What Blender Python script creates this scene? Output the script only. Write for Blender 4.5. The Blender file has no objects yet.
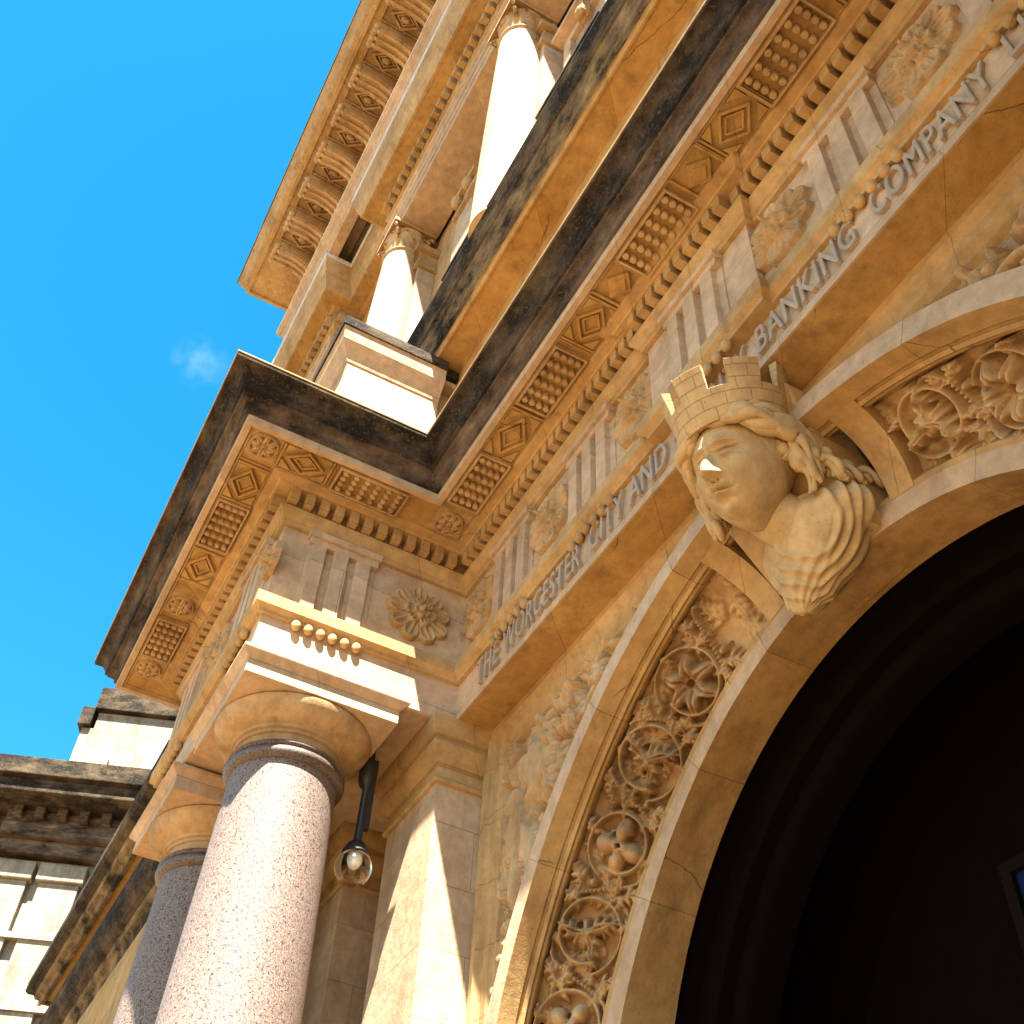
import bpy, math, random
import numpy as np
from mathutils import Vector, Matrix, Euler
R = math.radians
PI = math.pi
random.seed(7)
S = bpy.context.scene
COL = S.collection

# ------------------------------------------------------------------ camera
CAM = Vector((0.0, -4.0, 1.6))
_f = 1135.0
_vx = Vector((-892, 1178, _f)); _vz = Vector((66, -1044, _f))
_Z = _vz.normalized(); _X = (-_vx).normalized(); _X = (_X - _Z * _X.dot(_Z)).normalized(); _Y = _Z.cross(_X)
cd = bpy.data.cameras.new('camera'); cam = bpy.data.objects.new('camera', cd); COL.objects.link(cam)
right = Vector((_X[0], _Y[0], _Z[0])); down = Vector((_X[1], _Y[1], _Z[1])); fwd = Vector((_X[2], _Y[2], _Z[2]))
M3 = Matrix((right, -down, -fwd)).transposed()
cam.matrix_world = Matrix.Translation(CAM) @ M3.to_4x4()
cd.sensor_width = 36; cd.lens = _f / 1024 * 36; cd.clip_start = 0.05; cd.clip_end = 3000
S.camera = cam

# ------------------------------------------------------------------ light
SUN = Vector((0.565, -0.285, 1.0)).normalized()        # towards the sun
elev = math.asin(SUN.z); azim = math.atan2(SUN.x, SUN.y)
w = bpy.data.worlds.new('World'); S.world = w; w.use_nodes = True
nt = w.node_tree; bg = nt.nodes['Background']
sky = nt.nodes.new('ShaderNodeTexSky'); sky.sky_type = 'NISHITA'; sky.sun_disc = False
sky.sun_elevation = elev; sky.sun_rotation = azim; sky.altitude = 50; sky.air_density = 1.0; sky.dust_density = 0.3; sky.ozone_density = 1.5
hs = nt.nodes.new('ShaderNodeHueSaturation'); hs.inputs['Hue'].default_value = 0.475; hs.inputs['Saturation'].default_value = 1.42; hs.inputs['Value'].default_value = 1.0
nt.links.new(sky.outputs[0], hs.inputs['Color']); 
_wd = (fwd + right * ((200 - 512) / _f) + down * ((362 - 512) / _f)).normalized()       # one thin wisp of cloud, fixed in the sky
_tc = nt.nodes.new('ShaderNodeTexCoord'); _vd = nt.nodes.new('ShaderNodeVectorMath'); _vd.operation = 'DISTANCE'; _vd.inputs[1].default_value = _wd
_nz = nt.nodes.new('ShaderNodeTexNoise'); _nz.inputs['Scale'].default_value = 40; _nz.inputs['Detail'].default_value = 7; _nz.inputs['Distortion'].default_value = 0.1
nt.links.new(_tc.outputs['Generated'], _vd.inputs[0]); nt.links.new(_tc.outputs['Generated'], _nz.inputs['Vector'])
_r1 = nt.nodes.new('ShaderNodeMapRange'); _r1.inputs[1].default_value = 0.0; _r1.inputs[2].default_value = 0.026; _r1.inputs[3].default_value = 0.13; _r1.inputs[4].default_value = 0.0
nt.links.new(_vd.outputs['Value'], _r1.inputs[0])
_r2 = nt.nodes.new('ShaderNodeMapRange'); _r2.inputs[1].default_value = 0.40; _r2.inputs[2].default_value = 0.72
nt.links.new(_nz.outputs['Fac'], _r2.inputs[0])
_mu = nt.nodes.new('ShaderNodeMath'); _mu.operation = 'MULTIPLY'; nt.links.new(_r1.outputs[0], _mu.inputs[0]); nt.links.new(_r2.outputs[0], _mu.inputs[1])
_cm = nt.nodes.new('ShaderNodeMixRGB'); _cm.inputs[2].default_value = (7.5, 8.5, 9.5, 1)
nt.links.new(_mu.outputs[0], _cm.inputs[0]); nt.links.new(hs.outputs[0], _cm.inputs[1]); nt.links.new(_cm.outputs[0], bg.inputs['Color'])
bg.inputs['Strength'].default_value = 0.058
sl = bpy.data.lights.new('sun', 'SUN'); sun = bpy.data.objects.new('sun', sl); COL.objects.link(sun)
sl.energy = 5.0; sl.angle = R(0.5); sl.color = (1.0, 0.955, 0.86)
sun.rotation_euler = SUN.to_track_quat('Z', 'Y').to_euler()
sun.location = SUN * 60
vs = S.view_settings; vs.view_transform = 'Standard'; vs.look = 'None'; vs.gamma = 1; vs.exposure = 2.75
S.cycles.max_bounces = 8; S.cycles.diffuse_bounces = 5

# ------------------------------------------------------------------ materials
class NT:
    def __init__(s, name):
        s.m = bpy.data.materials.new(name); s.m.use_nodes = True; s.t = s.m.node_tree
        s.b = s.t.nodes['Principled BSDF']
    def n(s, kind, **kw):
        o = s.t.nodes.new('ShaderNode' + kind)
        for k, v in kw.items(): setattr(o, k, v)
        return o
    def l(s, a, b): s.t.links.new(a, b)
    def pos(s, scale=(1, 1, 1)):
        g = s.n('NewGeometry'); mp = s.n('Mapping'); mp.inputs['Scale'].default_value = scale
        s.l(g.outputs['Position'], mp.inputs['Vector']); return mp.outputs[0]
    def noise(s, v, scale, detail=5, rough=0.6):
        o = s.n('TexNoise'); o.inputs['Scale'].default_value = scale; o.inputs['Detail'].default_value = detail
        o.inputs['Roughness'].default_value = rough; s.l(v, o.inputs['Vector']); return o.outputs['Fac']
    def ramp(s, fac, stops):
        o = s.n('ValToRGB'); e = o.color_ramp.elements
        while len(e) < len(stops): e.new(0.5)
        for i, (p, c) in enumerate(stops):
            e[i].position = p; e[i].color = (c, c, c, 1) if not hasattr(c, '__len__') else (*c, 1)
        s.l(fac, o.inputs[0]); return o.outputs[0]
    def mix(s, fac, a, b, mode='MIX'):
        o = s.n('MixRGB', blend_type=mode)
        for i, x in enumerate((fac, a, b)):
            if hasattr(x, 'links'): s.l(x, o.inputs[i])
            elif hasattr(x, '__len__'): o.inputs[i].default_value = (*x, 1)
            else: o.inputs[i].default_value = x
        return o.outputs[0]
    def bump(s, h, strength, dist, prev=None):
        o = s.n('Bump'); o.inputs['Strength'].default_value = strength; o.inputs['Distance'].default_value = dist
        s.l(h, o.inputs['Height'])
        if prev is not None: s.l(prev, o.inputs['Normal'])
        return o.outputs[0]

def stone(name, light, dark, stain=(0.10, 0.055, 0.025), stain_amt=0.45, rough=0.85, grain=0.5, brick=None, crack=0.0, joints='wall', bw=1.8, bh=0.66):
    t = NT(name); p = t.pos()
    big = t.ramp(t.noise(p, 0.9, 6), [(0.32, 0.0), (0.68, 1.0)])
    c = t.mix(big, dark, light)
    mid = t.ramp(t.noise(p, 7.0, 6, 0.7), [(0.3, 0.72), (0.7, 1.08)])
    c = t.mix(1.0, c, mid, 'MULTIPLY')
    st = t.ramp(t.noise(t.pos((2.2, 2.2, 0.45)), 1.6, 7, 0.68), [(0.50, 0.0), (0.72, 1.0)])
    sa = t.mix(stain_amt, (0, 0, 0), st)
    c = t.mix(sa, c, stain)
    sp = t.ramp(t.noise(p, 38.0, 3), [(0.64, 1.0), (0.74, 0.55)])
    c = t.mix(1.0, c, sp, 'MULTIPLY')
    nrm = t.bump(t.noise(p, 55, 5, 0.7), grain, 0.006)
    nrm = t.bump(t.noise(p, 8, 5), 0.5, 0.018, nrm)
    if joints:
        g_ = t.n('NewGeometry'); sp_ = t.n('SeparateXYZ'); t.l(g_.outputs['Position'], sp_.inputs[0]); cb = t.n('CombineXYZ')
        def mth(op, a, b=None):
            o = t.n('Math', operation=op)
            for i, q in enumerate((a, b)):
                if q is None: continue
                if hasattr(q, 'links'): t.l(q, o.inputs[i])
                else: o.inputs[i].default_value = q
            return o.outputs[0]
        if joints == 'wall':
            t.l(mth('ADD', sp_.outputs[0], sp_.outputs[1]), cb.inputs[0]); t.l(sp_.outputs[2], cb.inputs[1])
        else:
            an = mth('ARCTAN2', mth('SUBTRACT', sp_.outputs[2], 4.4), mth('SUBTRACT', sp_.outputs[0], -4.39))
            t.l(mth('MULTIPLY', an, 4.0), cb.inputs[0]); cb.inputs[1].default_value = 0.2
        br = t.n('TexBrick'); t.l(cb.outputs[0], br.inputs['Vector']); br.inputs['Scale'].default_value = 1.0
        br.inputs['Brick Width'].default_value = bw; br.inputs['Row Height'].default_value = bh; br.inputs['Mortar Size'].default_value = 0.0035; br.inputs['Mortar Smooth'].default_value = 0.2
        br.inputs['Color1'].default_value = (0.84, 0.83, 0.82, 1); br.inputs['Color2'].default_value = (1.06, 1.05, 1.02, 1); br.inputs['Mortar'].default_value = (0.50, 0.42, 0.34, 1)
        c = t.mix(0.85, c, br.outputs['Color'], 'MULTIPLY')
        inv = t.ramp(br.outputs['Fac'], [(0, 1.0), (1, 0.0)]); nrm = t.bump(inv, 0.7, 0.012, nrm)
    if crack:
        v = t.n('TexVoronoi', feature='DISTANCE_TO_EDGE'); v.inputs['Scale'].default_value = 0.85
        nz = t.n('TexNoise'); nz.inputs['Scale'].default_value = 2.5; nz.inputs['Detail'].default_value = 6
        t.l(p, nz.inputs['Vector'])
        dp = t.mix(0.22, p, nz.outputs['Color'], 'ADD'); t.l(dp, v.inputs['Vector'])
        ln = t.ramp(v.outputs['Distance'], [(0.0, 1.0), (0.006, 0.0)])
        ms = t.ramp(t.noise(p, 0.8, 2), [(0.56, 0.0), (0.6, 1.0)])
        ln = t.mix(1.0, ln, ms, 'MULTIPLY')
        c = t.mix(t.mix(crack, (0, 0, 0), ln), c, (0.05, 0.022, 0.01))
    if brick:
        tc = t.n('TexCoord'); br = t.n('TexBrick'); t.l(tc.outputs['UV'], br.inputs['Vector'])
        br.inputs['Scale'].default_value = brick[0]; br.inputs['Brick Width'].default_value = brick[1]; br.inputs['Row Height'].default_value = brick[2]
        br.inputs['Mortar Size'].default_value = brick[3]; br.inputs['Mortar Smooth'].default_value = 0.3
        inv = t.ramp(br.outputs['Fac'], [(0, 1.0), (1, 0.0)])
        nrm = t.bump(inv, 0.9, 0.02, nrm)
        c = t.mix(t.mix(0.35, (0, 0, 0), br.outputs['Fac']), c, (0.11, 0.06, 0.03))
    t.l(c, t.b.inputs['Base Color']); t.l(nrm, t.b.inputs['Normal'])
    t.b.inputs['Roughness'].default_value = rough; t.b.inputs['Specular IOR Level'].default_value = 0.25
    return t.m

LIGHT = (0.54, 0.35, 0.16); DARK = (0.37, 0.215, 0.08)
M = {}
M['stone'] = stone('bath_stone', LIGHT, DARK, crack=0.6)
M['stone_soffit'] = stone('soffit_stone', (0.50, 0.31, 0.115), (0.37, 0.20, 0.06), stain_amt=0.5, crack=0.9)
M['stone_pale'] = stone('pale_stone', (0.57, 0.405, 0.265), (0.43, 0.29, 0.17), stain=(0.16, 0.10, 0.06), stain_amt=0.35)
M['arch'] = stone('arch_stone', (0.50, 0.325, 0.14), (0.37, 0.21, 0.075), stain_amt=0.5, crack=0.9, joints='arch', bw=1.35, bh=9)
M['arch_pale'] = stone('arch_pale_stone', (0.57, 0.405, 0.265), (0.43, 0.29, 0.17), stain=(0.16, 0.10, 0.06), joints='arch', bw=1.35, bh=9)
M['carved'] = stone('carved_stone', (0.54, 0.36, 0.185), (0.34, 0.20, 0.085), stain_amt=0.6, joints=None)
M['bust'] = stone('bust_stone', (0.56, 0.40, 0.21), (0.43, 0.285, 0.13), stain_amt=0.25, joints=None)
M['crown'] = stone('crown_stone', (0.56, 0.40, 0.21), (0.43, 0.285, 0.13), stain_amt=0.2, brick=(1.0, 0.2, 0.1, 0.004), joints=None)
M['far_stone'] = stone('far_stone', (0.34, 0.30, 0.24), (0.25, 0.21, 0.15), stain=(0.08, 0.06, 0.045), stain_amt=0.8, bw=1.3, bh=.55)

def mossy(name, amt=0.5, brown=(0.17, 0.10, 0.055), ochre=(0.24, 0.17, 0.045)):
    t = NT(name)
    p = t.pos((1.0, 1.0, 2.2))
    n1 = t.noise(p, 1.5, 9, 0.70)
    f = t.ramp(n1, [(amt - 0.06, 0.0), (amt + 0.22, 1.0)])
    n2 = t.ramp(t.noise(t.pos((0.6, 0.6, 6)), 1.7, 8, 0.7), [(0.5, 0.0), (0.68, 1.0)])
    c = t.mix(n2, brown, ochre)
    c = t.mix(f, (0.016, 0.012, 0.009), c)
    sp = t.ramp(t.noise(t.pos(), 26.0, 4, 0.8), [(0.56, 0.0), (0.68, 0.75)])
    c = t.mix(sp, c, (0.15, 0.12, 0.075))
    nrm = t.bump(t.noise(t.pos(), 30, 6, 0.75), 0.9, 0.02)
    nrm = t.bump(t.noise(t.pos(), 5, 5), 0.6, 0.03, nrm)
    t.l(c, t.b.inputs['Base Color']); t.l(nrm, t.b.inputs['Normal']); t.b.inputs['Roughness'].default_value = 0.95
    t.b.inputs['Specular IOR Level'].default_value = 0.15
    return t.m
M['moss'] = mossy('weathered_black_stone', 0.50, (0.12, 0.08, 0.05), (0.17, 0.13, 0.06))
M['moss_mid'] = mossy('weathered_brown_stone', 0.43, (0.15, 0.10, 0.07), (0.25, 0.19, 0.13))
M['moss_light'] = mossy('weathered_ochre_stone', 0.47, (0.30, 0.20, 0.11), (0.40, 0.28, 0.08))

M['moss_string'] = mossy('weathered_string_stone', 0.47, (0.15, 0.10, 0.06), (0.26, 0.21, 0.10))
def granite(name, dk=0.66, rgh=0.68):
    t = NT(name); p = t.pos()
    v = t.n('TexVoronoi'); v.inputs['Scale'].default_value = 125; t.l(p, v.inputs['Vector'])
    sep = t.n('SeparateColor'); t.l(v.outputs['Color'], sep.inputs[0])
    c = t.ramp(sep.outputs[0], [(0.0, tuple(v_ * dk for v_ in (0.24, 0.15, 0.13))), (0.16, tuple(v_ * dk for v_ in (0.15, 0.09, 0.07))), (0.32, tuple(v_ * dk for v_ in (0.22, 0.14, 0.105))), (0.6, tuple(v_ * dk for v_ in (0.31, 0.215, 0.165))), (0.85, tuple(v_ * dk for v_ in (0.37, 0.28, 0.225))), (1.0, tuple(v_ * dk for v_ in (0.46, 0.38, 0.32)))])
    f = t.ramp(t.noise(p, 90, 3, 0.7), [(0.35, 0.7), (0.62, 1.1)])
    c = t.mix(1.0, c, f, 'MULTIPLY')
    sp = t.ramp(t.noise(p, 42, 2), [(0.37, 1.0), (0.42, 0.0)])
    c = t.mix(sp, c, (0.045 * dk, 0.025 * dk, 0.02 * dk))
    t.l(c, t.b.inputs['Base Color']); t.b.inputs['Roughness'].default_value = rgh
    t.b.inputs['Specular IOR Level'].default_value = 0.5
    return t.m
M['granite'] = granite('pink_granite')
M['granite_dark'] = granite('dark_polished_granite', 0.40, 0.45); M['granite_shaded'] = granite('shade_dark_granite', 0.012, 0.9)  # last one: near-black granite copy, interior shade put into the colour

def plain(name, col, rough=0.6, metal=0.0, **kw):
    t = NT(name); p = t.pos()
    c = t.mix(1.0, col, t.ramp(t.noise(p, 6, 5), [(0.3, 0.75), (0.7, 1.1)]), 'MULTIPLY')
    t.l(c, t.b.inputs['Base Color']); t.b.inputs['Roughness'].default_value = rough; t.b.inputs['Metallic'].default_value = metal
    for k, v in kw.items(): t.b.inputs[k].default_value = v
    return t.m
M['iron'] = plain('black_iron', (0.012, 0.011, 0.010), 0.5)
M['dark_wood'] = plain('shade_dark_wood', (0.006, 0.0035, 0.002), 0.8, 0.0, **{'Specular IOR Level': 0.1})  # wood taken almost to black, the shade indoors is in its colour
M['dark_plaster'] = plain('shade_dark_plaster', (0.004, 0.0022, 0.0014), 0.95, 0.0, **{'Specular IOR Level': 0.05})  # plaster painted near black to stand in for the arch interior's shade
M['letters'] = plain('grey_painted_letters', (0.36, 0.27, 0.19), 0.8)
M['slate'] = plain('slate', (0.05, 0.05, 0.055), 0.8)
M['paving'] = plain('sandstone_paving', (0.24, 0.145, 0.06), 0.9)
M['road'] = plain('worn_road', (0.19, 0.12, 0.055), 0.9)
M['lit_fillet'] = plain('sunlit_fillet_pale', (0.55, 0.55, 0.56), 0.6)  # pale tone that paints sunlight onto the upper cornice's top fillet
g = NT('lamp_glass'); g.b.inputs['Base Color'].default_value = (0.92, 0.86, 0.70, 1); g.b.inputs['Roughness'].default_value = 0.06
g.b.inputs['Transmission Weight'].default_value = 1.0; g.b.inputs['IOR'].default_value = 1.45; M['glass'] = g.m
g = NT('sky_painted_pane'); g.b.inputs['Base Color'].default_value = (0.004, 0.010, 0.06, 1); g.b.inputs['Roughness'].default_value = 0.35; M['pane'] = g.m  # opaque pane, the blue of the sky is put into its base colour
M['bulb'] = plain('frosted_bulb', (0.8, 0.78, 0.7), 0.4)

# ------------------------------------------------------------------ mesh tools
class MB:
    def __init__(s): s.v = []; s.f = []; s.uv = None; s.smooth = False
    def add(s, vs, fs):
        o = len(s.v); s.v += [tuple(v) for v in vs]; s.f += [tuple(o + i for i in f) for f in fs]; return s
    def box(s, x0, x1, y0, y1, z0, z1, M4=None):
        vs = [Vector((x, y, z)) for z in (z0, z1) for y in (y0, y1) for x in (x0, x1)]
        if M4 is not None: vs = [M4 @ v for v in vs]
        return s.add(vs, [(0, 2, 3, 1), (4, 5, 7, 6), (0, 1, 5, 4), (2, 6, 7, 3), (0, 4, 6, 2), (1, 3, 7, 5)])
    def hexa(s, bottom, top):      # 4 + 4 points
        vs = list(bottom) + list(top)
        return s.add(vs, [(3, 2, 1, 0), (4, 5, 6, 7), (0, 1, 5, 4), (1, 2, 6, 5), (2, 3, 7, 6), (3, 0, 4, 7)])
    def lathe(s, prof, cx, cy, n=64, a0=0, a1=2 * PI):
        vs = []; full = abs(a1 - a0 - 2 * PI) < 1e-6; m = n if full else n + 1
        for (r, z) in prof:
            for i in range(m):
                a = a0 + (a1 - a0) * i / n; vs.append((cx + r * math.cos(a), cy + r * math.sin(a), z))
        fs = []
        for j in range(len(prof) - 1):
            for i in range(n):
                i2 = (i + 1) % m
                fs.append((j * m + i, j * m + i2, (j + 1) * m + i2, (j + 1) * m + i))
        return s.add(vs, fs)
    def grid(s, P, close_u=False):      # P: array (nu, nv, 3)
        nu, nv = P.shape[:2]; vs = P.reshape(-1, 3); fs = []
        for i in range(nu - (0 if close_u else 1)):
            i2 = (i + 1) % nu
            for j in range(nv - 1):
                fs.append((i * nv + j, i2 * nv + j, i2 * nv + j + 1, i * nv + j + 1))
        return s.add(vs.tolist(), fs)
    def tube(s, pts, rad, n=8, flat=1.0, cap=True):
        pts = [Vector(p) for p in pts]; rings = []; N = len(pts)
        up = Vector((0.13, 0.31, 0.94))
        for i, p in enumerate(pts):
            d = (pts[min(i + 1, N - 1)] - pts[max(i - 1, 0)]).normalized()
            a = up - d * up.dot(d)
            if a.length < 1e-3: a = Vector((1, 0, 0))
            a.normalize(); b = d.cross(a); up = a
            r = rad[i] if hasattr(rad, '__len__') else rad
            rings.append([p + (a * math.cos(2 * PI * k / n) + b * math.sin(2 * PI * k / n) * flat) * r for k in range(n)])
        o = len(s.v); s.v += [tuple(v) for r_ in rings for v in r_]
        for i in range(N - 1):
            for k in range(n):
                s.f.append((o + i * n + k, o + i * n + (k + 1) % n, o + (i + 1) * n + (k + 1) % n, o + (i + 1) * n + k))
        if cap:
            s.f.append(tuple(o + k for k in reversed(range(n)))); s.f.append(tuple(o + (N - 1) * n + k for k in range(n)))
        return s
    def ell(s, c, r, M3_=None, nu=16, nv=10):
        P = []
        for i in range(nu):
            row = []
            for j in range(nv + 1):
                a = 2 * PI * i / nu; b = PI * (j / nv - 0.5)
                v = Vector((r[0] * math.cos(b) * math.cos(a), r[1] * math.cos(b) * math.sin(a), r[2] * math.sin(b)))
                if M3_ is not None: v = M3_ @ v
                row.append(tuple(Vector(c) + v))
            P.append(row)
        return s.grid(np.array(P), True)

ROOTS = {}
def world_loc(o):
    v = Vector(o.location)
    while o.parent: o = o.parent; v += Vector(o.location)
    return v
def root(name, label, cat, loc, group=None):
    o = bpy.data.objects.new(name, None); COL.objects.link(o); o.location = loc
    o['label'] = label; o['category'] = cat
    if group: o['group'] = group
    o.empty_display_size = 0.3
    return o
def build(name, mb, mat, parent=None, origin=None, smooth=False, bevel=0.0, angle=35, label=None):
    """mb holds world coordinates (origin None) or coordinates local to origin"""
    me = bpy.data.meshes.new(name)
    pl = world_loc(parent) if parent else Vector((0, 0, 0))
    if origin is None:
        off = pl; loc = Vector((0, 0, 0))
    else:
        off = Vector((0, 0, 0)); loc = Vector(origin) - pl
    me.from_pydata([tuple(Vector(v) - off) for v in mb.v], [], mb.f)
    me.validate(); me.update()
    if mb.uv is not None:
        uvl = me.uv_layers.new(name='UVMap')
        for lp in me.loops: uvl.data[lp.index].uv = mb.uv[lp.vertex_index]
    if smooth:
        me.shade_smooth()
        if angle < 180: me.set_sharp_from_angle(angle=R(angle))
    for m_ in (mat if isinstance(mat, (list, tuple)) else [mat]): me.materials.append(M[m_])
    o = bpy.data.objects.new(name, me); COL.objects.link(o); o.location = loc
    if parent: o.parent = parent
    if bevel:
        b = o.modifiers.new('bevel', 'BEVEL'); b.width = bevel; b.segments = 2; b.limit_method = 'ANGLE'; b.angle_limit = R(40)
    if label: o['label'] = label
    return o
def copy_part(src, origin, parent, rot=None, scale=None):
    o = src.copy(); COL.objects.link(o); o.parent = parent
    o.location = Vector(origin) - world_loc(parent)
    if rot is not None: o.rotation_euler = rot
    if scale is not None: o.scale = scale
    return o

def sweep(mb, prof, path, close_prof=False):
    """prof [(o, z)] offset outwards; path of plan points; outwards is to the left of travel"""
    n = len(path); offs = []
    for i in range(n):
        p = Vector(path[i])
        def nrm(a, b):
            d = (Vector(b) - Vector(a)).normalized(); return Vector((-d.y, d.x))
        if i == 0: m = nrm(path[0], path[1])
        elif i == n - 1: m = nrm(path[-2], path[-1])
        else:
            n1 = nrm(path[i - 1], path[i]); n2 = nrm(path[i], path[i + 1])
            m = (n1 + n2); m = m / max(0.2, m.dot(n1))
        offs.append((p, m))
    P = np.array([[(p.x + m.x * o, p.y + m.y * o, z) for (o, z) in prof] for (p, m) in offs])
    if close_prof: P = np.concatenate([P, P[:, :1]], 1)
    mb.grid(P)
    if close_prof:
        k = len(prof); nv = k + 1; o = len(mb.v) - n * nv
        mb.f.append(tuple(o + j for j in range(k))); mb.f.append(tuple(o + (n - 1) * nv + j for j in reversed(range(k))))
    return mb

# ------------------------------------------------------------------ relief height fields
class Relief:
    def __init__(s, a, b, res):     # extents a (u) x b (v)
        s.a, s.b, s.res = a, b, res
        s.nu, s.nv = int(a / res) + 1, int(b / res) + 1
        s.U, s.V = np.meshgrid(np.linspace(0, a, s.nu), np.linspace(0, b, s.nv), indexing='ij')
        s.h = np.zeros_like(s.U)
    def win(s, u0, u1, v0, v1):
        i0, i1 = max(0, int(u0 / s.res)), min(s.nu, int(u1 / s.res) + 2); j0, j1 = max(0, int(v0 / s.res)), min(s.nv, int(v1 / s.res) + 2)
        return (slice(i0, i1), slice(j0, j1)) if i1 > i0 and j1 > j0 else None
    def dome(s, u, v, ru, rv, ang=0, H=0.05, base=0, p=0.5):
        m = max(ru, rv) * 1.05; w_ = s.win(u - m, u + m, v - m, v + m)
        if w_ is None: return
        U = s.U[w_] - u; V = s.V[w_] - v; c, q = math.cos(ang), math.sin(ang)
        a = (U * c + V * q) / ru; b = (-U * q + V * c) / rv
        d = np.clip(1 - a * a - b * b, 0, 1); h = np.where(d > 0, base + H * d ** p, 0); s.h[w_] = np.maximum(s.h[w_], h)
    def hole(s, u, v, r, depth):
        w_ = s.win(u - r, u + r, v - r, v + r)
        if w_ is None: return
        d = np.clip(1 - ((s.U[w_] - u) ** 2 + (s.V[w_] - v) ** 2) / r ** 2, 0, 1); s.h[w_] = s.h[w_] - depth * d ** 0.5
    def leaf(s, u, v, ang, L, W, H=0.06, lobes=3, curl=0.0, base=0.0):
        m = L * 1.3; w_ = s.win(u - m, u + m, v - m, v + m)
        if w_ is None: return
        U = s.U[w_] - u; V = s.V[w_] - v; c, q = math.cos(ang), math.sin(ang)
        a = (U * c + V * q) / L; b = (-U * q + V * c)
        b = b - curl * L * a * a
        ok = (a > 0) & (a < 1); aa = np.clip(a, 0.001, 0.999)
        ww = W * np.sin(PI * aa ** 0.75) ** 0.8 * (0.72 + 0.28 * np.abs(np.cos(PI * lobes * aa)))
        r = np.abs(b) / np.maximum(ww, 1e-4)
        h = np.where(ok & (r < 1), base + H * (np.clip(1 - r ** 2.5, 0, 1) ** 0.5) * (0.75 + 0.25 * np.sin(PI * aa)) - 0.35 * H * np.exp(-(r / 0.14) ** 2) - 0.15 * H * np.cos(2 * PI * lobes * (aa + r * 0.12)), 0)
        s.h[w_] = np.maximum(s.h[w_], h)
    def stroke(s, pts, r0, r1, H=0.05, base=0.0):
        n = len(pts)
        for i, (u, v) in enumerate(pts):
            r = r0 + (r1 - r0) * i / max(1, n - 1)
            s.dome(u, v, r, r, 0, H * (0.6 + 0.4 * r / max(r0, r1)), base)
    def flower(s, u, v, r, n=6, H=0.06, rot=0):
        for k in range(n):
            a = rot + 2 * PI * k / n
            s.leaf(u + 0.12 * r * math.cos(a), v + 0.12 * r * math.sin(a), a, r, r * 0.36, H, 1)
        s.dome(u, v, r * 0.28, r * 0.28, 0, H * 1.25); s.hole(u, v, r * 0.1, H * 0.6)
    def blur(s, k=1):
        for _ in range(k):
            h = s.h; g_ = h.copy()
            g_[1:-1, 1:-1] = (h[1:-1, 1:-1] * 4 + h[:-2, 1:-1] + h[2:, 1:-1] + h[1:-1, :-2] + h[1:-1, 2:]) / 8
            s.h = g_
def arc_pts(u, v, r, a0, a1, n=30, r1=None):
    r1 = r if r1 is None else r1
    return [(u + (r + (r1 - r) * i / n) * math.cos(a0 + (a1 - a0) * i / n), v + (r + (r1 - r) * i / n) * math.sin(a0 + (a1 - a0) * i / n)) for i in range(n + 1)]
def acanthus(rel, u, v, ang, L, H, curl, rnd):
    """a lobed leaf: central blade plus side lobes that fan off the rib"""
    c = curl
    for k in range(4):
        t = .10 + .21 * k; w_ = L * (.44 - .06 * k)
        for q in (-1, 1):
            b_ = ang + q * (1.0 - .12 * k) + 2 * c * t
            pu = u + L * (t * math.cos(ang) - c * t * t * math.sin(ang)) + .45 * w_ * math.cos(b_); pv = v + L * (t * math.sin(ang) + c * t * t * math.cos(ang)) + .45 * w_ * math.sin(b_)
            rel.dome(pu, pv, w_ * .56, w_ * .27, b_, H * rnd.uniform(.7, .95), 0, .42)
    rel.leaf(u, v, ang, L * 1.02, L * .16, H * 1.05, 2, c)
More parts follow.
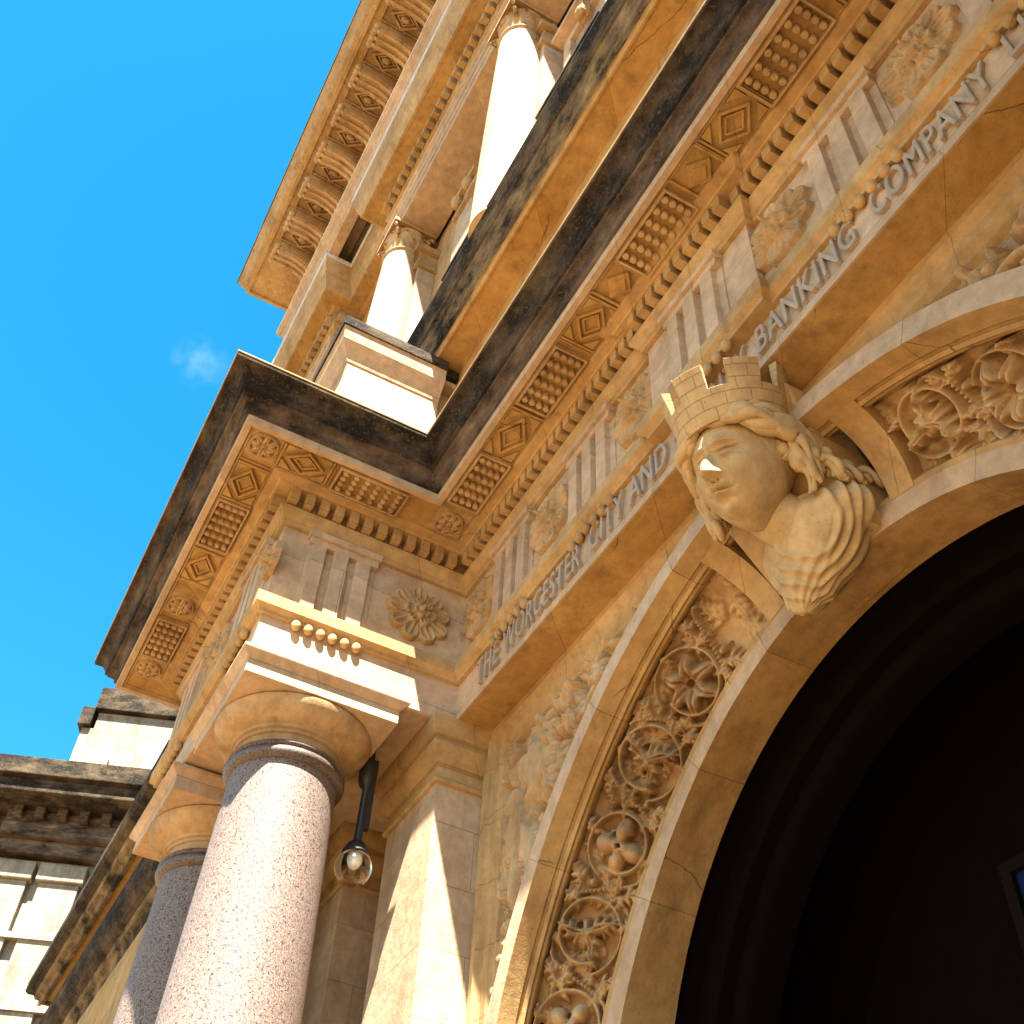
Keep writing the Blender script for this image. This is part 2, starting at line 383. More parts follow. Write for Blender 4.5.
def scroll(rel, u, v, r, sgn, rnd, kind):
    """one acanthus volute of radius r with a flower inside; vine runs along u"""
    a0 = -sgn * PI * 0.5
    e = rnd.uniform(.86, 1.06); R_ = r * e
    rel.stroke(arc_pts(u, v, R_ * 0.97, a0 - sgn * 1.2, a0 + sgn * 5.0, 150, R_ * 0.70), 0.020, 0.030, 0.11)
    n = 5
    for k in range(n):       # leaves peeling off the volute, outside and inside
        a = a0 + sgn * (0.1 + k * 1.02 + rnd.uniform(-.15, .15)); rr_ = R_ * (0.93 - 0.03 * k)
        pu, pv = u + rr_ * math.cos(a), v + rr_ * math.sin(a)
        acanthus(rel, pu, pv, a + sgn * rnd.uniform(0.9, 1.4), r * rnd.uniform(0.50, 0.72), .105, sgn * -0.5, rnd)
        rel.leaf(pu, pv, a + PI - sgn * rnd.uniform(.7, 1.2), r * rnd.uniform(.25, .36), r * .11, .075, 1, sgn * .5)
    if kind == 0:
        for k in range(6):
            a = rnd.uniform(0, .3) + k * PI / 3
            rel.leaf(u + .10 * r * math.cos(a), v + .10 * r * math.sin(a), a, r * rnd.uniform(.62, .75), r * .27, .15, 1, rnd.uniform(-.2, .2))
        rel.dome(u, v, r * .2, r * .2, 0, .13); rel.hole(u, v, r * .12, .12)
    elif kind == 1:
        for k in range(3):
            a = rnd.uniform(0, .6) + k * 2.1
            acanthus(rel, u - .15 * r * math.cos(a), v - .15 * r * math.sin(a), a, r * .95, .15, .5, rnd)
            rel.hole(u + .30 * r * math.cos(a + .9), v + .30 * r * math.sin(a + .9), r * .09, .12)
        rel.dome(u, v, r * .16, r * .12, 0.4, 0.16)
    else:
        a = rnd.uniform(0, 6)
        for k in range(4):
            b = a + k * PI / 2 + rnd.uniform(-.2, .2)
            rel.dome(u + r * .34 * math.cos(b), v + r * .34 * math.sin(b), r * 0.34, r * 0.25, b, 0.15, 0, .4)
            rel.hole(u + r * .30 * math.cos(b + .78), v + r * .30 * math.sin(b + .78), r * 0.08, 0.10)
        rel.leaf(u - r * .3 * math.cos(a), v - r * .3 * math.sin(a), a, r * .8, r * .16, 0.17, 1); rel.hole(u, v, r * .07, .10)

# ================================================================== THE SETTING
mb = MB(); mb.add([(-900, -900, 0), (900, -900, 0), (900, 900, 0), (-900, 900, 0)], [(0, 1, 2, 3)])
o = build('ground', mb, 'road'); o['kind'] = 'structure'
mb = MB(); mb.box(-60, 40, -3.6, -2.9, -0.3, 0.14); mb.box(-60, 40, -6.9, -3.6, -0.3, 0.137)
o = build('pavement', mb, 'paving', bevel=0.01); o['kind'] = 'structure'

XC = -4.39
def mir(x): return 2 * XC - x
XL, YF, XO = -9.30, -2.35, -13.10        # return face, porch front, porch far side
bank = root('bank_building', 'ornate honey stone bank building with carved arch, crowned keystone head and columned corner porch', 'building', (XC, 0, 0))
FL = [(mir(XO), 0.6), (mir(XO), YF), (mir(XL), YF), (mir(XL), 0.0)]
MAINJOG = [(XC + 0.80, 0.0), (XC + 0.80, -0.09), (XC - 0.80, -0.09), (XC - 0.80, 0.0)]
FR = [(XL, 0.0), (XL, YF), (XO, YF), (XO, 0.6)]
PATH = FL + FR
PATHJ = FL + MAINJOG + FR

# ---- architrave with the inscription band
mb = MB()
sweep(mb, [(-0.38, 9.10), (-0.02, 9.10), (0.0, 9.115), (0.0, 9.30), (0.0, 9.62), (-0.3, 9.62)], PATH)
for s_ in (0, 1):
    X0, X1 = (XO + .02, XL - .35) if not s_ else (mir(XL) + .35, mir(XO) - .02)
    mb.box(X0 + .3, X1, YF + .35, 0.42, 9.102, 9.3)
arch_o = build('architrave', mb, 'stone_pale', bank)
mb = MB(); mb.add([(XL + .0, 0.0, 9.098), (mir(XL), 0.0, 9.098), (mir(XL), 0.42, 9.098), (XL, 0.42, 9.098)], [(0, 3, 2, 1)])
build('architrave_soffit', mb, 'stone_soffit', bank)
mb = MB(); sweep(mb, [(-0.1, 9.62), (0.05, 9.62), (0.055, 9.66), (0.11, 9.70), (0.115, 9.84), (-0.1, 9.85)], PATHJ)
build('taenia', mb, 'stone', bank)
# ---- frieze
mb = MB(); sweep(mb, [(-0.12, 9.84), (0.0, 9.846), (0.0, 10.98), (-0.12, 11.0)], PATHJ)
build('frieze', mb, 'stone_pale', bank)
# ---- bed moulding, dentils, cornice
mb = MB(); sweep(mb, [(-0.05, 10.97), (0.05, 10.975), (0.055, 11.03), (0.075, 11.04), (0.10, 11.10), (0.135, 11.135), (0.14, 11.19), (0.05, 11.20), (0.05, 11.40), (0.245, 11.40), (0.26, 11.42), (0.34, 11.43), (0.36, 11.46), (0.365, 11.485), (0.0, 11.5)], PATHJ)
build('bed_moulding', mb, 'stone', bank)
mb = MB(); sweep(mb, [(0.0, 11.482), (0.25, 11.482), (0.80, 11.482)], PATH)
soff = build('cornice_soffit', mb, 'stone_soffit', bank)
mb = MB(); sweep(mb, [(0.79, 11.49), (0.80, 11.43), (0.87, 11.43), (0.88, 11.52)], PATH)
build('cornice_fillet', mb, 'stone_pale', bank, smooth=True, angle=30)
mb = MB(); sweep(mb, [(0.88, 11.52), (0.91, 11.53), (0.925, 11.59), (0.99, 11.66), (1.02, 11.67), (1.03, 11.71)], PATH)
build('cornice_drip', mb, 'moss_mid', bank, smooth=True, angle=30)
mb = MB(); sweep(mb, [(1.03, 11.71), (1.06, 11.72), (1.07, 11.78), (1.12, 11.88), (1.20, 11.95), (1.24, 11.965), (1.245, 12.02), (0.9, 12.05), (-0.4, 12.09)], PATH)
build('cornice_fascia', mb, 'moss', bank, smooth=True, angle=30)

mb = MB(); sweep(mb, [(1.246, 12.012), (1.256, 12.015), (1.256, 12.032), (0.9, 12.062)], PATH)
build('cornice_sunlit_lip', mb, 'stone', bank)  # paler strip added along the lip, painting its sunlit edge
# dentils: the nearest hundred are parts, the rest one row
mb = MB()
mb.box(-0.056, 0.056, -0.235, -0.045, 11.215, 11.399)
den0 = None; dl = []; PITCH = 0.16
x = XL + 0.33
while x < mir(XL) - 0.2:
    j = -0.09 if abs(x - XC) < 0.83 else 0.0
    if abs(abs(x - XC) - 0.80) > 0.0: dl.append((x, j, 0))
    x += PITCH
y = -0.33
while y > YF - 0.15: dl.append((XL, y, PI / 2)); y -= PITCH * 1.16
x = XL - 0.05
while x > XO - 0.1: dl.append((x, YF, 0)); x -= PITCH
for i, (x, y, r) in enumerate(dl[:100]):
    if den0 is None: den0 = build('dentil', mb, 'stone', bank, (x, y, 0), bevel=0.008); den0.rotation_euler = (0, 0, r)
    else: copy_part(den0, (x, y, 0), bank, (0, 0, r))
mb = MB()
for (x, y, r) in dl[100:]:
    mb.box(-0.056, 0.056, -0.235, -0.045, 11.215, 11.399, Matrix.Translation((x, y, 0)) @ Matrix.Rotation(r, 4, 'Z'))
if mb.v: build('dentil_row', mb, 'stone', bank)['kind'] = 'stuff'

# ---- triglyphs, rosettes, guttae
def triglyph_mb():
    m = MB(); z0, z1 = 9.85, 10.90; d = 0.085
    # profile across x with chamfered grooves
    xs = [(-.42, 0.0), (-.42, .03), (-.38, .035), (-.375, d), (-.215, d), (-.205, .012), (-.125, .008), (-.11, d), (.06, d), (.07, .012), (.15, .008), (.165, d), (.335, d), (.345, .02), (.42, .015), (.42, 0.0)]
    P = np.array([[(x, -y, z) for z in (z0, z1 - .09)] for x, y in xs]); m.grid(P)
    m.box(-.425, .425, -d - .004, 0, z1 - .09, z1); m.box(-.45, .45, -d - .045, 0, z1, z1 + .085)
    return m
TX = [-8.03, -6.37, XC, -2.41, -0.75]
tri0 = build('triglyph', triglyph_mb(), 'stone_pale', bank, (TX[0], 0, 0), bevel=0.006)
for x in TX[1:]: copy_part(tri0, (x, -0.09 if abs(x - XC) < .5 else 0, 0), bank)
for y in (-1.62,): copy_part(tri0, (XL, y, 0), bank, (0, 0, PI / 2))
for x in (-10.02, -12.4): copy_part(tri0, (x, YF, 0), bank)

def rosette_mb(rad=0.41, n=9, seed=3):
    m = MB(); C0 = rad + .05; rel = Relief(2 * C0, 2 * C0, .0085); rnd = random.Random(seed)
    def cup(r_, a, ru, rv, H, base=0):
        u, v = C0 + r_ * math.cos(a), C0 + r_ * math.sin(a); ww = rel.win(u - ru * 1.1, u + ru * 1.1, v - ru * 1.1, v + ru * 1.1)
        if ww is None: return
        U = rel.U[ww] - u; V = rel.V[ww] - v; c, q = math.cos(a), math.sin(a); p = (U * c + V * q) / ru; t = (-U * q + V * c) / rv
        t = t / (1 + .28 * p)
        d = 1 - p * p - t * t; dd = np.clip(d, 0, 1)
        h = np.where(d > 0, base + H * dd ** .36 - H * .70 * np.clip((dd - .25) / .7, 0, 1) ** .8 + H * .28 * np.exp(-(t / .18) ** 2) * np.clip((dd - .3) / .5, 0, 1), 0)
        rel.h[ww] = np.maximum(rel.h[ww], h)
    for k in range(n):
        a = 2 * PI * (k + .5) / n; cup(.235, a, .12, .085, .05)
    for k in range(n):
        a = 2 * PI * k / n + rnd.uniform(-.05, .05); cup(.262 + rnd.uniform(-.006, .006), a, .142, .098, rnd.uniform(.085, .10))
    for k in range(6): cup(.118, 2 * PI * (k + .3) / 6, .085, .062, .115, .02)
    for k in range(5): cup(.058, 2 * PI * k / 5, .05, .036, .10, .06)
    rel.dome(C0, C0, .04, .04, 0, .17); rel.blur(1)
    P = np.stack([rel.U - C0, -rel.h * 1.5 + .002, rel.V - C0], -1)
    m.grid(P)
    keep = [f for f in m.f if max(math.hypot(m.v[i][0], m.v[i][2]) for i in f) < rad * 1.09 and max(-m.v[i][1] for i in f) > .0]
    used = sorted({i for f in keep for i in f}); mp_ = {o: i for i, o in enumerate(used)}
    m.v = [m.v[i] for i in used]; m.f = [tuple(mp_[i] for i in f) for f in keep]
    return m
RX = [-8.82, -7.20, -5.50, -3.28, -1.58, 0.05]
ros0 = build('rosette', rosette_mb(), 'carved', bank, (RX[0], 0, 10.44), smooth=True, angle=180)
for i, x in enumerate(RX[1:]): copy_part(ros0, (x, 0, 10.44), bank, (0, i * .9, 0), (1, 1.0 + .06 * (i % 3), 1))
copy_part(ros0, (XL, -0.60, 10.40), bank, (0, .4, PI / 2))
copy_part(ros0, (-11.2, YF, 10.44), bank)
copy_part(ros0, (-9.35, YF, 10.44), bank, None, (.6, 1, .6))

def gutta_mb():
    m = MB()
    for k in range(6): m.ell((-.35 + .14 * k, -.052, 9.585), (.052, .05, .065), None, 14, 10)
    return m
gu0 = build('guttae', gutta_mb(), 'stone', bank, (TX[0], 0, 0), smooth=True)
for x in TX[1:]: copy_part(gu0, (x, -0.09 if abs(x - XC) < .5 else 0, 0), bank)
copy_part(gu0, (XL, -1.62, 0), bank, (0, 0, PI / 2)); copy_part(gu0, (-10.02, YF, 0), bank); copy_part(gu0, (-12.4, YF, 0), bank)

# ---- soffit panels (local: x along, y outwards negative, hanging below z=11.482)
def peg_panel(nx=6, ny=4, w_=.86, d_=.39):
    m = MB(); zz = 11.48; zb = zz - .075
    f = .022
    m.box(-w_ / 2, w_ / 2, -d_ / 2, -d_ / 2 + f, zb, zz); m.box(-w_ / 2, w_ / 2, d_ / 2 - f, d_ / 2, zb, zz)
    m.box(-w_ / 2, -w_ / 2 + f, -d_ / 2 + f, d_ / 2 - f, zb, zz); m.box(w_ / 2 - f, w_ / 2, -d_ / 2 + f, d_ / 2 - f, zb, zz)
    for i in range(nx):
        for j in range(ny):
            cx = (-w_ / 2 + f) + (w_ - 2 * f) * (i + .5) / nx; cy = (-d_ / 2 + f) + (d_ - 2 * f) * (j + .5) / ny
            r = min((w_ - 2 * f) / nx, (d_ - 2 * f) / ny) * .43
            m.lathe([(0, zb - .005), (r * .8, zb - .003), (r, zb + .015), (r * .95, zz)], cx, cy, 12)
    return m
def lozenge_panel(w_=.74, d_=.42):
    m = MB(); zz = 11.48
    def rh(cx, a, b, t, h):
        b *= .9; o_ = [(cx - a, 0), (cx, -b), (cx + a, 0), (cx, b)]; i_ = [(cx - a + t * 1.5, 0), (cx, -b + t), (cx + a - t * 1.5, 0), (cx, b - t)]
        for k in range(4):
            k2 = (k + 1) % 4
            m.hexa([(*o_[k], zz - h), (*o_[k2], zz - h), (*i_[k2], zz - h), (*i_[k], zz - h)], [(*o_[k], zz), (*o_[k2], zz), (*i_[k2], zz), (*i_[k], zz)])
    rh(0, .30, .20, .035, .05); rh(0, .19, .125, .03, .03)
    for s_ in (-1, 1):
        m.box(s_ * .37 - .015, s_ * .37 + .015, -.19, .19, zz - .045, zz); m.box(s_ * .42 - .012, s_ * .42 + .012, -.19, .19, zz - .03, zz)
        for q in (-1, 1):
            q *= .9; m.add([(s_ * .34, q * .2, zz - .035), (s_ * .34, q * .06, zz - .035), (s_ * .15, q * .2, zz - .035), (s_ * .34, q * .2, zz), (s_ * .34, q * .06, zz), (s_ * .15, q * .2, zz)], [(0, 1, 2), (0, 3, 4, 1), (1, 4, 5, 2), (2, 5, 3, 0)])
    return m
def scroll_block():
    m = MB(); rel = Relief(.5, .5, .01)
    rel.flower(.25, .25, .2, 8, .06); rel.stroke(arc_pts(.25, .25, .2, 0, 6.2, 60), .022, .022, .05)
    P = np.stack([(rel.U - .25) * .85, (rel.V - .25) * .8, 11.478 - rel.h], -1); m.grid(P[:, ::-1])
    return m
peg0 = build('peg_panel', peg_panel(), 'carved', soff, (TX[0] + .08, -.575, 0), smooth=True, bevel=0)
loz0 = build('lozenge_panel', lozenge_panel(), 'stone_soffit', soff, (-7.16, -.575, 0), bevel=.006)
sb0 = build('scroll_block', scroll_block(), 'carved', soff, (XL + .575, -.575, 0), smooth=True)
for x in (-6.28, XC + .12, -2.3, -.6): copy_part(peg0, (x, -.575, 0), soff)
for x in (-5.46, -3.02, -1.45): copy_part(loz0, (x, -.575, 0), soff, None, (.76, 1, 1))
for x in (-5.03 + .12, -3.8 + .12): pass
sq0 = build('small_lozenge', MB(), 'stone_soffit', soff, (0, 0, 0)); 
mb = MB()
for a, b, h in ((.17, .14, .045), (.10, .08, .07)):
    mb.hexa([(-a, 0, 11.48 - h), (0, -b, 11.48 - h), (a, 0, 11.48 - h), (0, b, 11.48 - h)], [(-a, 0, 11.48), (0, -b, 11.48), (a, 0, 11.48), (0, b, 11.48)])
for s_ in (-1, 1): mb.box(s_ * .20 - .014, s_ * .20 + .014, -.2, .2, 11.44, 11.48)
bpy.data.objects.remove(sq0)
sq0 = build('small_lozenge', mb, 'stone_soffit', soff, (-4.93, -.575, 0), bevel=.005)
copy_part(sq0, (-3.56, -.575, 0), soff)
XS = XL + .575
copy_part(peg0, (XS, -1.62, 0), soff, (0, 0, PI / 2))
copy_part(loz0, (XS, -2.42, 0), soff, (0, 0, PI / 2), (.8, 1, 1)); 
copy_part(sb0, (XS, YF - .575, 0), soff)
for x, k in ((-9.38, 0), (-10.15, 1), (-11.0, 0), (-11.85, 2), (-12.6, 1), (-13.35, 2)):
    if k == 1: copy_part(peg0, (x, YF - .575, 0), soff)
    elif k == 0: copy_part(loz0, (x, YF - .575, 0), soff, None, (.85, 1, 1))
    else: copy_part(sb0, (x, YF - .575, 0), soff)
# flat border strips on the soffit
mb = MB(); sweep(mb, [(.365, 11.481), (.368, 11.468), (.38, 11.468), (.383, 11.481)], PATH); sweep(mb, [(.755, 11.481), (.76, 11.462), (.785, 11.462), (.79, 11.481)], PATH)
build('soffit_border', mb, 'stone', soff)

# ---- inscription
def word(txt, x0, x1, z0, h, yy):
    cu = bpy.data.curves.new('t', 'FONT'); cu.body = txt; cu.size = 1.0; cu.extrude = 0.02; cu.bevel_depth = 0.0; cu.offset = 0.0; cu.space_character = 1.12
    to = bpy.data.objects.new('t', cu); COL.objects.link(to)
    dg = bpy.context.evaluated_depsgraph_get(); me = bpy.data.meshes.new_from_object(to.evaluated_get(dg))
    vs = np.array([v.co[:] for v in me.vertices]); a0, a1 = vs[:, 0].min(), vs[:, 0].max(); b0, b1 = vs[:, 1].min(), vs[:, 1].max()
    m = MB(); V = [(x0 + (x1 - x0) * (v[0] - a0) / (a1 - a0), yy - (v[2] + .02) / .04 * .048 + .005, z0 + h * (v[1] - b0) / (b1 - b0)) for v in vs]
    F_ = [tuple(reversed(p.vertices[:])) for p in me.polygons]
    m.add(V, F_); m.add([(x + .007, y + .003, z + .0025) for x, y, z in V], F_); m.add([(x + .0035, y + .0015, z + .005) for x, y, z in V], F_)
    m.f = [tuple(reversed(f)) for f in m.f]
    bpy.data.objects.remove(to); bpy.data.meshes.remove(me)
    build('lettering', m, 'letters', arch_o)
for txt, a, b in (('THE', -8.76, -8.26), ('WORCESTER', -8.16, -6.60), ('CITY', -6.42, -5.82), ('AND', -5.72, -5.12), ('COUNTY', -5.0, -3.95), ('BANKING', -3.80, -2.62), ('COMPANY', -2.42, -1.25), ('LIMITED', -1.08, 0.0)):
    word(txt, a, b, 9.24, .33, 0.0)
# thin fillet below the letters
mb = MB(); sweep(mb, [(0.0, 9.10), (0.02, 9.10), (0.02, 9.15), (0.0, 9.16)], [FL[-1], FR[0]])
build('fillet', mb, 'stone_pale', bank)

# ================================================================== ARCH
ZC = 4.4
# r(theta) fitted to image pixels along the stone edges
ARCDEF = {'E1': ([0.2057, -1.158, 2.0474, 3.3068], 53.5, 161.8, 0.28), 'E2': ([0.1973, -1.1563, 2.1427, 2.993], 52.6, 161.9, 0.28), 'E3': ([0.3171, -1.8075, 3.2725, 1.7846], 61.1, 160.6, 1.0), 'E4': ([0.2564, -1.5049, 2.8119, 1.7993], 60.6, 160.6, 1.0), 'E5': ([3.499], 68.4, 145.0, 1.5)}
def rr(n, th):
    c, lo, hi, y = ARCDEF[n]
    t = min(max(th, R(lo)), R(hi)); return np.polyval(c, t)
def yy(n): return ARCDEF[n][3]
def apt(n, th, dr=0.0, dy=0.0):
    r = rr(n, th) + dr; return Vector((XC + r * math.cos(th), yy(n) + dy, ZC + r * math.sin(th)))
TH = [R(a) for a in np.arange(0, 180.01, 2.0)]
def arc_sheet(mb, rows, jamb=True, ths=TH):
    """rows: functions th -> point; sheet between consecutive rows plus straight jambs"""
    P = []
    if jamb: P.append([Vector((f(ths[0]).x, f(ths[0]).y, 0)) for f in rows])
    for t in ths: P.append([f(t) for f in rows])
    if jamb: P.append([Vector((f(ths[-1]).x, f(ths[-1]).y, 0)) for f in rows])
    mb.grid(np.array([[tuple(p) for p in row] for row in P]))
mb = MB()
arc_sheet(mb, [lambda t: apt('E1', t, .0, .30), lambda t: apt('E1', t), lambda t: apt('E2', t, 0.0)])
build('arch_rim', mb, 'arch_pale', bank, smooth=True)
# splayed carved band between E2 and E3
def splay_n0(t):
    a = apt('E2', t); b = apt('E3', t); tan = Vector((-math.sin(t), 0, math.cos(t))); n = (b - a).cross(tan).normalized()
    return n if n.y < 0 else -n
def splay(t, v):     # v 0..1 from rim to inner band, hollowed like a cavetto
    return apt('E2', t).lerp(apt('E3', t), v) + splay_n0(t) * (-.15 * 4 * v * (1 - v))
mb = MB()
K0, K1 = R(79.5), R(101.5)
def splay_n(t):
    a = apt('E2', t); b = apt('E3', t); tan = Vector((-math.sin(t), 0, math.cos(t))); n = (b - a).cross(tan).normalized()
    return n if n.y < 0 else -n
V0, V1 = .30, .97
def panel(t0, t1, seed, name):
    mb = MB(); L = 0; N = 200
    ts = [t0 + (t1 - t0) * i / N for i in range(N + 1)]
    cum = [0]
    for i in range(N): cum.append(cum[-1] + (splay(ts[i + 1], .65) - splay(ts[i], .65)).length)
    L = cum[-1]; Wd = (apt('E2', (t0 + t1) / 2) - apt('E3', (t0 + t1) / 2)).length * (V1 - V0) * 1.06
    rel = Relief(L, Wd, .0095); rnd = random.Random(seed)
    for k in range(int(L * 9)):
        acanthus(rel, rnd.uniform(0, L), rnd.uniform(.04, Wd - .04), rnd.uniform(0, 6.3), rnd.uniform(.26, .36), .05, rnd.uniform(-.6, .6), rnd)
    r = Wd * .55; k = 0; u = r * .98
    while u < L - r * .8:
        scroll(rel, u, Wd * (.5 + (.03 if k % 2 else -.03)), r, 1 if k % 2 else -1, rnd, (1, 2, 1, 0, 1, 0, 2)[(k + seed) % 7])
        # in-between leaves filling the corners
        for q in (-1, 1):
            uu = u + r * 1.08; vv = Wd * (.5 + q * .30)
            acanthus(rel, uu, vv, q * rnd.uniform(.9, 1.7), r * rnd.uniform(.55, .75), .115, rnd.uniform(-.5, .5), rnd)
            acanthus(rel, uu, vv, PI - q * rnd.uniform(.0, .9), r * .5, .10, .4 * q, rnd)
            rel.dome(uu + .02, Wd * (.5 + q * .18), .045, .04, 0, .11); rel.hole(uu + .07, Wd * (.5 + q * .22), .025, .06)
        sg = 1 if k % 2 else -1       # the vine swings over to the next volute
        rel.stroke([(u + r * (.55 + 1.0 * t_ / 24), Wd * .5 + sg * r * .86 * math.cos(PI * t_ / 24)) for t_ in range(25)], .024, .024, .10)
        u += r * 2.12; k += 1
    rel.blur(1)
    rel.h = np.clip(rel.h, -.03, .16)
    P = np.zeros((rel.nu, rel.nv, 3))
    us = rel.U[:, 0]
    for i, u in enumerate(us):
        th = np.interp(u, cum, ts); a = np.array(apt('E2', th)); b = np.array(apt('E3', th)); n = np.array(splay_n(th))
        v = V0 + (V1 - V0) * rel.V[i] / Wd
        P[i] = a[None] * (1 - v[:, None]) + b[None] * v[:, None] + n[None] * ((rel.h[i] * 1.8 - .19 - .15 * 4 * v * (1 - v))[:, None])
    mb.grid(P)
    return build(name, mb, 'carved', bank, smooth=True, angle=180)
D2 = R(4.5)
panel(R(178), K1 + D2 * .5, 5, 'carved_scroll_panel')
panel(K0 - D2 * .6, R(4), 9, 'carved_scroll_panel')
# frame of the carved band : flat border, two grooves, borders
def fr(v, d):
    return lambda t: splay(t, v) + splay_n(t) * d
for (a, b) in ((K0 - D2 * .6, 0.0), (R(180), K1 + D2 * .5)):
    pass
mb = MB()
arc_sheet(mb, [fr(0, 0), fr(.16, 0), fr(.17, -.02), fr(.19, -.025), fr(.20, -.005), fr(.235, .005), fr(.245, -.03), fr(.265, -.035), fr(.275, -.05), fr(.278, -.20), fr(.30, -.20)], True)
arc_sheet(mb, [fr(.955, -.20), fr(.958, -.01), fr(1.0, 0)], True)
build('arch_moulding', mb, 'arch', bank, smooth=True, angle=30)
for (a, b) in ((K1 - R(1), K1 + D2 * .5), (K0 - D2 * .6, K0 + R(1))):      # plain ends beside the keystone
    mb = MB(); ths = [a + (b - a) * i / 6 for i in range(7)]
    vv = [.16 + (.99 - .16) * i / 12 for i in range(13)]
    arc_sheet(mb, [fr(.16, -.20)] + [fr(v_, .004) for v_ in vv] + [fr(.992, -.20)], False, ths)
    for e in (a, b): mb.add([fr(v_, .004)(e) for v_ in vv] + [fr(v_, -.21)(e) for v_ in reversed(vv)], [tuple(range(26))])
    build('panel_end', mb, 'stone', bank)
mb = MB()
arc_sheet(mb, [lambda t: apt('E3', t), lambda t: apt('E4', t)])
build('arch_band', mb, 'arch_pale', bank, smooth=True)
mb = MB()
arc_sheet(mb, [lambda t: apt('E4', t), lambda t: apt('E4', t).lerp(apt('E5', t), .5), lambda t: apt('E5', t)])
build('arch_intrados', mb, 'arch', bank, smooth=True)
# dark porch behind the arch
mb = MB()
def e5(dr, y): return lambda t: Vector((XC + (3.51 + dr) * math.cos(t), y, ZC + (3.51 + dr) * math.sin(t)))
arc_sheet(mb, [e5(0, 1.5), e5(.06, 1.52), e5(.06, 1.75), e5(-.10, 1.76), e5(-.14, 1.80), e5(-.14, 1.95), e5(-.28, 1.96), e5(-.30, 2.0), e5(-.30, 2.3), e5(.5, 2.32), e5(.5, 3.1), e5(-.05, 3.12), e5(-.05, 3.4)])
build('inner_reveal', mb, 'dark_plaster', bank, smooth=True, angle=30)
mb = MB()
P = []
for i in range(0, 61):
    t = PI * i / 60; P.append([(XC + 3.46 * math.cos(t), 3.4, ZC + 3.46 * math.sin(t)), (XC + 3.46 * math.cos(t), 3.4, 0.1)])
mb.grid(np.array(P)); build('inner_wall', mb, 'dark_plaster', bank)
# tall glazed doorway with a small granite shaft beside it
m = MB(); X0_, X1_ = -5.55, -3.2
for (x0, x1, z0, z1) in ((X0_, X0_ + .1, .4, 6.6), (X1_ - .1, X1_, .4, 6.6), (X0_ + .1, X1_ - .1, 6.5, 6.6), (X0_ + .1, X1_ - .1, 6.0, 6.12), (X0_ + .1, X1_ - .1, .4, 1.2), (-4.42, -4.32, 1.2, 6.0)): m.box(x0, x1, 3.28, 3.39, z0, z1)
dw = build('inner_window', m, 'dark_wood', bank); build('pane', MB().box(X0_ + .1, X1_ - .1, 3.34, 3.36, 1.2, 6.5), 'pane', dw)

# ---- spandrels: moulded frame and relief
SY = .52
mb = MB()
zt = 9.10
def spand(side):
    sx = (lambda x: x) if side < 0 else mir
    m = MB()
    m.add([(sx(-9.45), SY, 0), (sx(-4.3), SY, 0), (sx(-4.3), SY, zt), (sx(-9.45), SY, zt)], [(0, 1, 2, 3)])
    return m
# wall field as a sheet between E1 and the frame
mb = MB(); N = 60; P = []
for i in range(N * 2 + 1):
    t = PI * i / (2 * N); a = apt('E1', t, -.02); dx, dz = math.cos(t), math.sin(t)
    k = min((zt - ZC) / max(dz, 1e-4), 5.05 / max(abs(dx), 1e-4)); P.append([(a.x, SY, a.z), (XC + dx * k, SY, ZC + dz * k)])
P = [[(P[0][0][0], SY, 0), (P[0][1][0], SY, 0)]] + P + [[(P[-1][0][0], SY, 0), (P[-1][1][0], SY, 0)]]
mb.grid(np.array(P)); build('spandrel_wall', mb, 'stone_pale', bank)
mb = MB()
FX = 4.93
fp = [(-FX, 0.0), (-FX, zt), (FX, zt), (FX, 0.0)]
prof = [(0.0, .40), (.10, .40), (.13, .37), (.17, .41), (.20, .43), (.30, .435), (.34, .47), (.40, .46), (.44, .515), (.50, SY + .002)]
rows = []
for k, (px, pz) in enumerate(fp):
    row = []
    for (o_, y) in prof:
        x = px + (o_ if px < 0 else -o_); z = pz - (o_ if pz > 1 else 0); row.append((XC + x, y, z))
    rows.append(row)
mb.grid(np.array(rows)); build('spandrel_frame', mb, 'stone', bank, smooth=True, angle=25)
